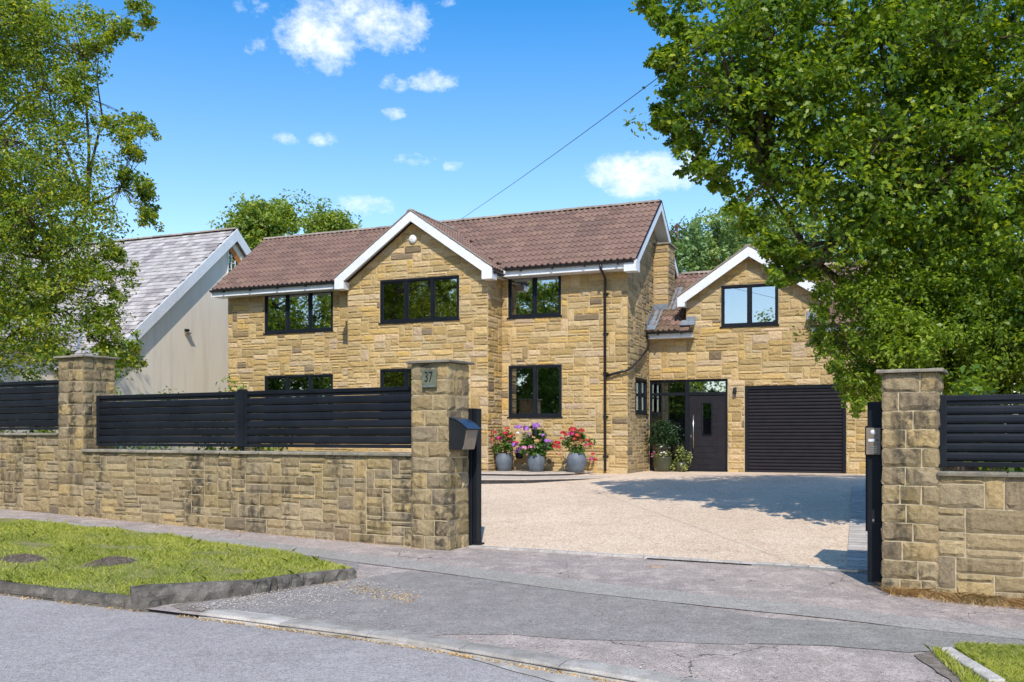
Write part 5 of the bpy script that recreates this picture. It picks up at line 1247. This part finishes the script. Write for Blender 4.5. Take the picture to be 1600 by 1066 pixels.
# flowers given as (pixel offset x in metres, z) at the front of the bush
x, y = potxy(788, -.5); fl = [(-.42,.98,.045,'fl_red'),(-.28,1.02,.045,'fl_coral'),(-.30,.92,.05,'fl_coral'),(-.15,1.0,.05,'fl_red'),(-.03,.84,.075,'fl_magenta'),(-.22,.80,.05,'fl_coral'),(.10,.97,.06,'fl_red'),(.14,1.10,.06,'fl_coral'),(.15,1.02,.05,'fl_coral'),(.22,.88,.065,'fl_coral'),(.20,.76,.05,'fl_magenta'),(.36,.74,.05,'fl_red'),(.46,.73,.05,'fl_red'),(.33,.93,.045,'fl_coral'),(.06,.64,.03,'fl_coral')]
pot_plant('potted_geranium', (x, y, PZ), PP, M['pot'], bush(.42, .42, .52), M['leaf_pot'], .085, 'blue grey pot of coral and red flowers nearest the gable corner', 42, gp, [(a, -.22+.06*math.sin(a*9), b, r, M[m]) for a, b, r, m in fl])
x, y = potxy(838, -.6); fl = [(-.45,1.12,.07,'fl_mauve'),(-.36,1.13,.07,'fl_mauve'),(-.18,1.08,.10,'fl_mauve'),(.08,1.16,.10,'fl_mauve'),(.05,1.10,.06,'fl_mauve'),(-.07,.95,.04,'fl_mauve'),(.28,.92,.05,'fl_mauve'),(.40,.78,.07,'fl_mauve'),(-.50,.68,.085,'fl_mauve'),(-.20,.60,.075,'fl_pink'),(-.02,.62,.085,'fl_pink'),(-.40,.98,.05,'fl_white'),(.50,.77,.045,'fl_mauve')]
pot_plant('potted_hydrangea', (x, y, PZ-.0), PP, M['pot'], bush(.44, .58, .50, 20), M['leaf_pot'], .12, 'blue grey pot of mauve and pink hydrangea, middle of the three', 40, gp, [(a, -.27+.06*math.sin(a*9), b, r, M[m]) for a, b, r, m in fl])
x, y = potxy(901, -.6); fl = [(-.02,1.06,.10,'fl_red'),(.18,1.03,.08,'fl_red'),(-.26,.98,.07,'fl_red'),(-.05,.96,.08,'fl_magenta'),(.08,.92,.07,'fl_coral'),(-.18,.93,.05,'fl_red'),(-.30,.84,.05,'fl_red'),(-.45,.72,.09,'fl_red'),(-.52,.64,.07,'fl_red'),(-.40,.62,.06,'fl_red'),(.02,.83,.05,'fl_coral'),(.17,.80,.045,'fl_coral'),(.36,.80,.05,'fl_red'),(.46,.70,.06,'fl_red'),(.33,.68,.045,'fl_magenta'),(.52,.46,.055,'fl_red'),(.58,.32,.055,'fl_red'),(.48,.34,.05,'fl_magenta'),(-.46,.46,.03,'fl_red')]
pot_plant('potted_geranium', (x, y, PZ-.0), [(a*1.08, b*1.05) for a, b in PP], M['pot'], bush(.40, .42, .52), M['leaf_pot'], .085, 'blue grey pot of crimson red flowers, rightmost on the steps', 44, gp, [(a, -.24+.06*math.sin(a*9), b, r, M[m]) for a, b, r, m in fl], soil_z=.42)
x, y = potxy(811, -.22)
pot_plant('hanging_planter', (x, y, PZ+.32), [(0, 0), (.085, 0), (.105, .14), (.10, .14)], M['black'], [(0, 0, .2, .09), (-.06, 0, .16, .06), (.05, 0, .2, .07)], M['leaf_pot'], .06, 'small black planter with mauve flowers on the wall between two pots', 16, None, [(.02, -.05, .24, .08, M['fl_mauve']), (-.02, -.07, .17, .07, M['fl_mauve'])], soil_r=.08, soil_z=.12, cat='planter')
# bay tree pot and variegated shrub at the door
hp_ = HM @ Vector((.50, GY-.42, 0)); 
crown = [(.26*math.cos(t)*g_.random(), .22*math.sin(t)*g_.random(), 1.02+g_.uniform(-.22, .26), .20) for t in [i*.5 for i in range(24)]]
crown = [(a*1.5, b*1.3, c, r) for a, b, c, r in crown]
root = empty('potted_bay_tree', (hp_.x, hp_.y, .675), HROT, label='dark leaved standard tree in a round olive pot by the front door', cat='potted tree')
MB().lathe([(0, 0), (.17, 0), (.20, .02), (.235, .12), (.25, .25), (.245, .38), (.25, .40), (.225, .40), (.22, .35)], 28).build('pot', M['pot_green'], root, True); MB().lathe([(.225, .36), (0, .37)], 16).build('soil', M['soil'], root)
leafcloud('crown', np.random.default_rng(5), [c[:3] for c in crown], [c[3] for c in crown], 60, .085, M['leaf_dark'], root, .42, 'fold', .4, orient_out=.6)
MB().tube([(0, 0, .36), (.01, .01, .7), (0, 0, 1.0)], [.018, .015, .012], 8).build('trunk', M['bark'], root, True)
leafcloud('underplanting', np.random.default_rng(6), [(-.12, -.06, .46), (.05, -.1, .46), (.15, -.03, .48), (-.2, 0, .44)], [.09]*4, 30, .05, M['leaf_var'], root, .5, 'fold')
for (a, b, c, r, m) in [(.0, -.15, .50, .035, 'fl_white'), (.07, -.15, .52, .035, 'fl_white'), (.12, -.15, .49, .03, 'fl_white'), (-.03, -.16, .45, .03, 'fl_white'), (-.26, -.05, .46, .045, 'fl_magenta'), (-.21, -.08, .52, .035, 'fl_pink'), (-.29, -.04, .40, .03, 'fl_pink')]:
    mb = MB(); flower_head(mb, (a, b, c), r, np.random.default_rng(int(a*100)+60), 18); mb.build('flower_head', M[m], root)
hp_ = HM @ Vector((.98, GY-.40, 0)); root = empty('potted_shrub', (hp_.x, hp_.y, .675), HROT, label='yellow green variegated shrub spilling out beside the front door', cat='potted shrub')
MB().lathe([(0, 0), (.12, 0), (.15, .14), (.155, .26), (.14, .26), (.135, .22)], 20).build('pot', M['pot_green'], root, True)
leafcloud('foliage', np.random.default_rng(8), [(.0, 0, .52, ), (.1, 0, .40), (-.05, -.05, .34), (.18, -.02, .28), (-.14, -.06, .22), (.05, -.12, .18), (.24, -.03, .44), (-.02, 0, .62), (.12, -.1, .12), (-.2, -.08, .12)], [.16, .14, .14, .12, .12, .13, .10, .12, .10, .09], 46, .062, M['leaf_var'], root, .5, 'fold', .4, orient_out=.6)

# ------------------------------------------------------------------ neighbour's house
NA = 15.0
nb = empty('rendered_house', tuple([*hxy(NA, 0), 0]), HROT, label='cream rendered house with pale slate roof and white bargeboards next door', cat='house')
NM = rmat(nb)
nry, nrz, ns_ = 3.64, 8.78, .843; nfy = -2.5; nfz = nrz-(nry-nfy)*ns_; NL = 11.0
def nwall():
    mb = MB(); P = [(nfy+.3, .3), (2*nry-nfy-.3, .3), (2*nry-nfy-.3, nfz-.1), (nry, nrz-.35), (nfy+.3, nfz-.1)]
    vs = [(-.14, p[0], p[1]) for p in P]+[(-NL, p[0], p[1]) for p in P]; n = len(P)
    mb.add(vs, [tuple(range(n)), tuple(range(2*n-1, n-1, -1))]+[(i, i+n, (i+1) % n+n, (i+1) % n) for i in range(n)]); return mb.build('wall', M['render'], nb)
nwall()
nroof = empty('roof', (0, 0, 0)); nroof.parent = nb
mb = MB(); quad_slab(mb, [(-NL, nfy, nfz-.02), (0, nfy, nfz-.02), (0, nry, nrz-.02), (-NL, nry, nrz-.02)], .06); quad_slab(mb, [(0, 2*nry-nfy, nfz-.02), (-NL, 2*nry-nfy, nfz-.02), (-NL, nry, nrz-.02), (0, nry, nrz-.02)], .06); mb.build('roof_deck', M['slate'], nroof)
# cross gable wing
cgx, cgz, chalf = -4.55, 7.30, 3.0; cs_ = 1.05
on_c = lambda x: cgz-abs(x-cgx)*cs_; nz_ = lambda y: nrz-(nry-y)*ns_; ycg = nry-(nrz-cgz)/ns_
mb = MB()
for sgn in (-1, 1):
    e = cgx+sgn*chalf; ez = cgz-chalf*cs_; pts = [(e, -5, ez-.02), (cgx, -5, cgz-.02), (cgx, ycg, cgz-.02), (e, nry-(nrz-ez)/ns_, ez-.02)]
    if sgn > 0: pts = [pts[0], pts[3], pts[2], pts[1]]
    quad_slab(mb, pts, .05)
mb.build('roof_deck', M['slate'], nroof); 
mb = MB(); mb.prism([(cgx-chalf+.25, .3), (cgx+chalf-.25, .3), (cgx+chalf-.25, cgz-chalf*cs_), (cgx, cgz-.3), (cgx-chalf+.25, cgz-chalf*cs_)], -4.8, 1.0); mb.build('wall', M['render'], nb)
NT = Tiles(300)
NT.plane(nroof, (-NL, nfy, nfz), (1, 0, 0), (0, 1, ns_), NL, math.hypot(nry-nfy, nrz-nfz), .27, .235, 'slate', lambda c: not (abs(c.x-cgx) < chalf and c.z < on_c(c.x)), M['slate'], .012, True)
NT.plane(nroof, (cgx+chalf, -5, cgz-chalf*cs_), (0, 1, 0), (-1, 0, cs_), 5+ycg, math.hypot(chalf, chalf*cs_), .27, .235, 'slate', lambda c: c.z > nz_(c.y)-.02, M['slate'], .012, True)
NT.finish(NM, 'slate', 'slates')
ridge(nroof, (-NL, nry, nrz+.03), (0, nry, nrz+.03), 24)
ptv = Vector((cgx, ycg, cgz)); ptw = Vector((cgx+chalf, nry-(nrz-(cgz-chalf*cs_))/ns_, cgz-chalf*cs_))
mb = MB(); dq = Vector((.13, 0, 0)); mb.add([ptv-dq*.2+Vector((0, 0, .03)), ptv+dq+Vector((0, 0, .03)), ptw+dq+Vector((0, 0, .04)), ptw-dq*.2+Vector((0, 0, .04))], [(0,1,2,3)]); mb.build('lead_valley', M['lead'], nb)
board((.0, nfy-.1, nfz-.06), (.0, nry, nrz+.03), .42, .03, parent=nb, out=(1, 0, 0)); board((.0, 2*nry-nfy, nfz), (.0, nry, nrz+.03), .42, .03, parent=nb, out=(1, 0, 0))
for (ya, za) in ((nfy, nfz), (2*nry-nfy, nfz)):
    mb = MB(); mb.add([(.0, ya, za-.22), (0, nry, nrz-.22), (-.3, nry, nrz-.22), (-.3, ya, za-.22)], [(0,1,2,3)]); mb.build('soffit', M['white'], nb)
# apex window: orange timber head and small white panes
aw = empty('window', (-.115, nry-.35, 7.15)); aw.parent = nb; aw.rotation_euler = (0, 0, math.pi/2)
mb = MB(); mb.box(0, .78, -.02, .03, 0, .04); mb.box(0, .04, -.02, .03, .04, .86); 
for i in range(1, 4): mb.box(i*.2-.012, i*.2+.012, -.018, .028, .04, .92-.22*(i-1) if i > 1 else .95)
for j in range(1, 4): mb.box(.04, .74-.16*j, -.017, .027, j*.23-.012, j*.23+.012)
mb.build('frame', M['white'], aw); MB().prism([(.02, .02), (.76, .02), (.76, .35), (.35, .95), (.02, .95)], .004, .008).build('pane', M['glass'], aw)
mb = MB(); mb.add([(.0, -.035, 1.20), (.0, -.035, .92), (.80, -.035, .24), (.80, -.035, .52), (.0, .0, 1.20), (0, 0, .92), (.8, 0, .24), (.8, 0, .52)], [(0,1,2,3), (0,3,7,4), (1,5,6,2)]); mb.build('timber_head', M['wood'], aw)
sl2 = empty('wall_lamp', tuple(NM @ Vector((-.12, 1.28, 5.02))), HROT, label='small dark security lamp on the cream gable wall', cat='lamp')
MB().box(-.02, .07, -.07, .07, .0, .07).build('lamp_body', M['black'], sl2); MB().box(-.0, .12, -.09, .11, -.075, -.04).build('lamp_head', M['bronze'], sl2); MB().box(.0, .03, -.02, .02, -.05, .02).build('bracket', M['bronze'], sl2)

# ------------------------------------------------------------------ trees
def tree(name, base, trunk_pts, trunk_r, ells, nclump, nleaf, leaf, mat, label, seed, shape='rhomb', cr=.45, group=None, limbs=36, cat='tree', asp=.55, shell=.35, up=.3, squash=(1, 1, .75), sprays=(), limb_r=.05, extra_trunks=(), zcap=None):
    g = np.random.default_rng(seed); root = empty(name, base, 0, label=label, cat=cat, group=group); base = np.array(base, float)
    vol = np.array([a[3]*a[4]*a[5] for a in ells]); pr = vol/vol.sum(); C = []
    while len(C) < nclump:
        e = ells[g.choice(len(ells), p=pr)]; d = g.normal(size=3); d /= np.linalg.norm(d); r = 1-abs(g.normal(0, shell)); 
        if r < 0: continue
        C.append((e[0]+d[0]*r*e[3], e[1]+d[1]*r*e[4], e[2]+d[2]*r*e[5]))
    C = np.array(C); C = C[C[:, 2] > base[2]+.6]
    if zcap: C = C[C[:, 2] < zcap-.35]
    Rr = g.uniform(.6, 1.25, len(C))*cr
    if len(sprays): S = np.array(sprays, float); C = np.vstack([C, S[:, :3]]); Rr = np.concatenate([Rr, S[:, 3]])
    Cl = C-base
    K = 4; oo = g.normal(size=(len(Cl), K, 3))*np.array([.52, .52, .34])*Rr[:, None, None]; sub = (Cl[:, None, :]+oo).reshape(-1, 3); sr = (Rr[:, None]*g.uniform(.35, .8, (len(Cl), K))).reshape(-1)
    leafcloud('crown', g, sub, sr, max(3, nleaf//K), leaf, mat, root, asp, shape, up, squash=squash, orient_out=.5)
    mb = MB(); tp = [Vector(p) for p in trunk_pts]
    mb.tube(tp, [trunk_r*(1-.75*i/(len(tp)-1)) for i in range(len(tp))], 10)
    for (pts, rad) in extra_trunks: mb.tube([Vector(p) for p in pts], [rad*(1-.8*i/(len(pts)-1)) for i in range(len(pts))], 8)
    mb.build('trunk', M['bark'], root, True)
    mb = MB(); order = g.permutation(len(Cl)-len(sprays))[:limbs]; nodes = []
    alltr = list(tp[1:])+[Vector(p) for pts, _ in extra_trunks for p in pts[1:]]
    for i in order:
        c = Vector(Cl[i]); st = min(alltr, key=lambda p: (p-c).length+max(0, p.z-c.z)*1.5); mid = st.lerp(c, .5)+Vector(g.normal(0, .18, 3))+Vector((0, 0, .12*(c-st).length)); q1 = st.lerp(mid, .5)+Vector(g.normal(0, .07, 3)); q2 = mid.lerp(c, .5)+Vector(g.normal(0, .08, 3))
        mb.tube([st, q1, mid, q2, c], [limb_r, limb_r*.75, limb_r*.5, limb_r*.3, limb_r*.14], 5, cap=False); nodes += [mid, q2]
    if nodes:
        for i in range(len(Cl)):
            if i in order[:1]: continue
            c = Vector(Cl[i]); nd = min(nodes, key=lambda p: (p-c).length)
            if (nd-c).length < 3.5: mb.tube([nd, nd.lerp(c, .5)+Vector(g.normal(0, .06, 3)), c], [limb_r*.2, limb_r*.13, limb_r*.06], 4, cap=False)
    mb.build('branches', M['bark'], root)
    return root
def pxw(px, py, d): return ((px-800)/1480*d, d, CZ+(680-py)/1480*d)
def ell(px, py, d, rx, ry, rd): x, y, z = pxw(px, py, d); return (x, y, z, rx/1480*d, rd, ry/1480*d)
# right-hand big tree
D = 14.0
E_ = [ell(1430, 120, D, 330, 260, 2.4), ell(1240, 160, D-.3, 185, 175, 1.5), ell(1355, 290, D-.3, 165, 150, 1.6), ell(1255, 285, D-.2, 95, 75, 1.0), ell(1300, 345, D-.2, 75, 55, .9), ell(1150, 130, D-.2, 80, 90, 1.0), ell(1530, 300, D, 240, 250, 2.2), ell(1180, 20, D, 150, 110, 1.5), ell(1450, 480, D+.4, 150, 110, 1.9), ell(1600, -60, D, 380, 200, 2.2), ell(1130, 90, D, 90, 100, 1.2), ell(1640, 500, D, 120, 90, 1.8), ell(1345, 385, D+.3, 60, 65, 1.0), ell(1430, 400, D+.3, 110, 100, 1.4), ell(1560, 520, D-.6, 130, 95, 1.2)]
def spray_line(pts, d, r, jit=8, n=3):
    out = []
    for (px, py) in pts:
        for _ in range(n): x, y, z = pxw(px+rng.uniform(-jit, jit), py+rng.uniform(-jit, jit), d+rng.uniform(-.5, .5)); out.append((x, y, z, r))
    return out
sp = spray_line([(1012,4),(1030,22),(1045,40),(1070,50)], D, .17)+spray_line([(1022,95),(1035,85),(1048,100),(1065,80)], D, .14)+spray_line([(1055,130),(1070,160),(1045,190),(1062,212),(1085,225),(1040,183)], D, .2)+spray_line([(1090,250),(1105,270),(1128,290),(1150,322),(1172,350)], D, .2)+spray_line([(1208,380),(1225,400),(1240,425),(1212,432),(1262,430),(1250,400),(1200,395)], D-.4, .17, 9, 3)
bx, by_ = 7.3, 14.6
tree('oak_tree', (bx, by_, Gz(bx, by_)), [(0, 0, -.2), (-.05, 0, 1.2), (.05, .1, 2.6), (-.1, 0, 4.4), (-.4, 0, 6.2), (-.7, .1, 8.5)], .36, E_, 900, 132, .096, M['leaf_oak'], 'large broadleaf tree with lobed leaves overhanging the right gate pillar', 3, 'lobed', .50, zcap=8.8, limbs=110, cat='tree', shell=.42, sprays=sp, limb_r=.06,
     extra_trunks=[([(0, 0, 1.6), (-.7, -.2, 3.0), (-1.3, -.3, 4.8), (-1.7, -.2, 7.4)], .2), ([(0, 0, 1.8), (.8, -.1, 3.2), (1.3, 0, 5.2), (1.6, 0, 8)], .2), ([(0, 0, 2.2), (-1.4, .1, 3.1), (-2.6, 0, 4.0), (-3.4, 0, 5.2)], .12)])
# left tree
D2 = 19.5
E2_ = [ell(-40, 120, D2, 170, 230, 2.4), ell(60, 30, D2, 120, 110, 1.5), ell(20, 330, D2, 190, 170, 2.4), ell(70, 480, D2-.4, 130, 95, 1.6), ell(-100, 400, D2, 190, 230, 2.6), ell(150, 310, D2, 60, 80, .9), ell(-150, -50, D2, 260, 200, 3), ell(60, 560, D2-1, 130, 45, 1.2), ell(0, -60, D2, 190, 100, 2), ell(110, 70, D2, 75, 80, 1.0), ell(95, 210, D2, 75, 90, 1.1), ell(150, 260, D2, 60, 60, .9), ell(120, 430, D2-.2, 65, 60, .9), ell(140, 530, D2-.6, 60, 45, .8), ell(30, 540, D2-.8, 110, 60, 1.2)]
sp = spray_line([(215,12),(228,32),(195,40),(178,55),(160,72),(140,80)], D2, .22)+spray_line([(110,120),(128,135),(118,150)], D2, .25)+spray_line([(165,190),(190,200),(205,185),(215,208),(195,230),(215,245)], D2, .22)+spray_line([(200,275),(222,290),(238,300),(228,330),(232,345)], D2, .2)+spray_line([(165,385),(180,400),(165,430),(178,455),(168,480)], D2-.3, .22)+spray_line([(150,500),(175,515),(195,540),(205,565),(190,560),(165,545)], D2-.5, .24)
lx, ly = -12.2, 20.5
tree('birch_tree', (lx, ly, Gz(lx, ly)), [(0, 0, -.2), (.1, 0, 2), (.0, .1, 4.5), (.3, 0, 7), (.2, 0, 10)], .26, E2_, 1000, 150, .088, M['leaf_birch'], 'tall feathery yellow green tree behind the fence at the left edge', 8, 'fold', .50, zcap=11.0, limbs=80, shell=.45, sprays=sp, limb_r=.045, asp=.5, squash=(1, 1, .8),
     extra_trunks=[([(0, 0, 1), (1.0, -.2, 3.2), (2.2, -.2, 5.0), (3.0, 0, 6.2)], .11), ([(0, 0, 2), (1.4, 0, 3.4), (2.3, -.4, 3.8)], .08)])
# hedge tree hanging by the garage: trailing bright foliage
D3 = 13.6
E3 = [ell(1345, 500, D3, 52, 66, .8), ell(1400, 450, D3, 75, 50, 1.0), ell(1480, 500, D3, 90, 100, .9), ell(1570, 540, D3, 90, 80, .9), ell(1400, 560, D3-.2, 60, 75, 1.0), ell(1355, 590, D3-.3, 28, 42, .5), ell(1460, 560, D3, 90, 90, 1.3), ell(1540, 520, D3+.3, 120, 120, 1.5), ell(1310, 470, D3, 22, 50, .4)]
hx, hy = 6.6, 14.2
tree('ivy_covered_tree', (hx, hy, Gz(hx, hy)), [(0, 0, -.2), (0, 0, 1.0), (.05, 0, 2.0), (0, 0, 3.4)], .25, E3, 520, 120, .075, M['leaf_ivy'], 'bright green ivy covered tree drooping beside the garage door', 14, 'fold', .28, limbs=30, shell=.35, squash=(.8, .8, 1.25), asp=.5, limb_r=.03,
     sprays=spray_line([(1288,455),(1286,490),(1290,520),(1298,545),(1306,570),(1318,595),(1330,618),(1340,632)], D3, .13, 5, 3))
def round_tree(name, px, py, d, rx, ry, label, seed, mat='leaf_back', n=120, nl=130, leaf=.2, group='trees behind the houses', lump=8, cr=.8, base_z=.5):
    x, y, z = pxw(px, py, d); g = np.random.default_rng(seed+100); RX, RY_ = rx/1480*d, ry/1480*d
    E = [(x, y, z, RX*.7, RX*.6, RY_*.72)]
    for k in range(lump): a = g.uniform(0, 6.28); E.append((x+RX*.62*math.cos(a), y+RX*.5*math.sin(a), z+g.uniform(-.6, .7)*RY_, RX*.38, RX*.38, RY_*.34))
    H_t = z-base_z
    return tree(name, (x, y, base_z), [(0, 0, -.5), (.1, 0, H_t*.5), (0, 0, H_t)], .3, E, n, nl, leaf, M[mat], label, seed, 'fold', cr, group, limbs=24, shell=.4, limb_r=.08)
round_tree('ash_tree', 408, 365, 46, 50, 50, 'rounded green tree rising behind the neighbour\'s ridge', 31, n=150, base_z=-1)
round_tree('ash_tree', 515, 370, 50, 28, 30, 'smaller green tree beside the rounded one, behind the left roof', 32, n=90, base_z=-1)
def poplar(px, ptop, d, w, seed, label):
    x, y, z = pxw(px, ptop, d); H = z+1; E = []
    for k in range(11): t = k/10; E.append((x+rng.uniform(-.3, .3), y, z-.6-(H*.75)*t, w*(.25+.75*math.sin(math.pi*min(1, .15+t*.7))), w*.8, H*.09))
    tree('poplar_tree', (x, y, -1), [(0, 0, -.5), (0, 0, H*.5), (0, 0, H)], .2, E, 150, 150, .19, M['leaf_poplar'], label, seed, 'fold', .62, 'tall narrow trees behind the garage wing', limbs=16, shell=.4, squash=(.8, .8, 1.3), limb_r=.05)
for i, (px, pt, d, w, lab) in enumerate([(1058,350,42,1.0,'narrow tree nearest the stone gable, behind the garage wing'), (1084,346,44,1.3,'second narrow tree from the stone gable, behind the garage ridge'), (1120,345,43,1.5,'narrow tree directly behind the left slope of the garage gable'), (1160,328,45,1.6,'tallest narrow tree, behind the peak of the garage gable'), (1200,335,42,1.6,'narrow tree right of the garage gable peak'), (1245,345,44,1.8,'narrow tree half hidden by the big overhanging tree'), (1300,350,46,2.2,'narrow tree mostly hidden behind the overhanging tree')]):
    poplar(px, pt, d, w, 40+i, lab)
round_tree('sycamore_tree', 1420, 480, 33, 130, 140, 'sunlit bright tree glimpsed through the branches at the right', 51, 'leaf_ivy', 190, 110, .2, None)
round_tree('sycamore_tree', 1600, 430, 34, 150, 170, 'bright green tree beyond the right fence, at the frame edge', 52, 'leaf_ivy', 190, 110, .2, None)
round_tree('lime_tree', -60, 470, 40, 230, 190, 'broad green tree far behind the feathery tree at the left', 53, 'leaf_back', 150, 110, .22, None)
# trees along the street to the left, outside the frame: they are what the windows mirror
ST = [(-27,-5,14,5.2,'tall dense tree across the street, mirrored by the right hand windows'),(-24,-11,12,4.2,'tree across the street with the narrowest crown of the far row'),(-32,3,14,5.4,'broad tree across the street, mirrored by the middle gable window'),(-34,12,13.5,5.4,'broad tree across the street, mirrored by the left windows'),(-39,19,13,5,'tree furthest along the street to the left'),(-18,-4.5,6,3.2,'low rounded tree across the street, mirrored in the hall window'),(-12.5,-9.5,9.6,2.6,'low tree across the road, mirrored at the foot of the garage window')]
for i, (x, y, h, r, lab) in enumerate(ST):
    E = [(x, y, h*.58, r, r, h*.36), (x+r*.4, y-r*.4, h*.5, r*.6, r*.6, h*.25), (x-r*.4, y+r*.3, h*.7, r*.6, r*.6, h*.2), (x+r*.3, y+r*.3, h*.3, r*.8, r*.8, h*.22)]
    tree('street_tree', (x, y, Gz(x, y)-.2), [(0, 0, -.3), (0, .1, h*.35), (.1, 0, h*.7)], .28, E, 300, 110, .30, M['leaf_back'], lab, 60+i, 'fold', 1.0, 'trees across the street, mirrored in the windows', limbs=20, shell=.4, limb_r=.08)
# ------------------------------------------------------------------ hedges and low plants
def hedge(name, u0, u1, n0, n1, z1, mat, leaf, label, seed, dens=170, cat='hedge'):
    g = np.random.default_rng(seed); C = []; L_ = u1-u0
    for k in range(int(L_*(9))):
        u = g.uniform(u0, u1); n = g.uniform(n0, n1); zz = g.uniform(Z(u, n)+.2, z1+.12*math.sin(u*3)+.08*math.sin(u*7.3)); C.append((*xy(u, n), zz))
    o = leafcloud(name, g, C, np.full(len(C), .26), dens, leaf, M[mat], None, .55, 'fold', .3, orient_out=.4); return tag(o, label, cat)
hedge('hedge', -12.6, -9.0, .65, 1.3, 2.22, 'leaf_ivy', .08, 'bright green shrubs showing over and under the long fence, by the neighbour\'s wall', 71, 90)
hedge('hedge', -20, -13.3, .8, 1.8, 2.75, 'leaf_ivy', .09, 'bright green hedge top above the leftmost fence panel', 72, 110)
hedge('hedge', .6, 6.5, .6, 1.6, 2.2, 'leaf_oak', .10, 'dark leafy hedge behind the right fence panel', 73, 120)
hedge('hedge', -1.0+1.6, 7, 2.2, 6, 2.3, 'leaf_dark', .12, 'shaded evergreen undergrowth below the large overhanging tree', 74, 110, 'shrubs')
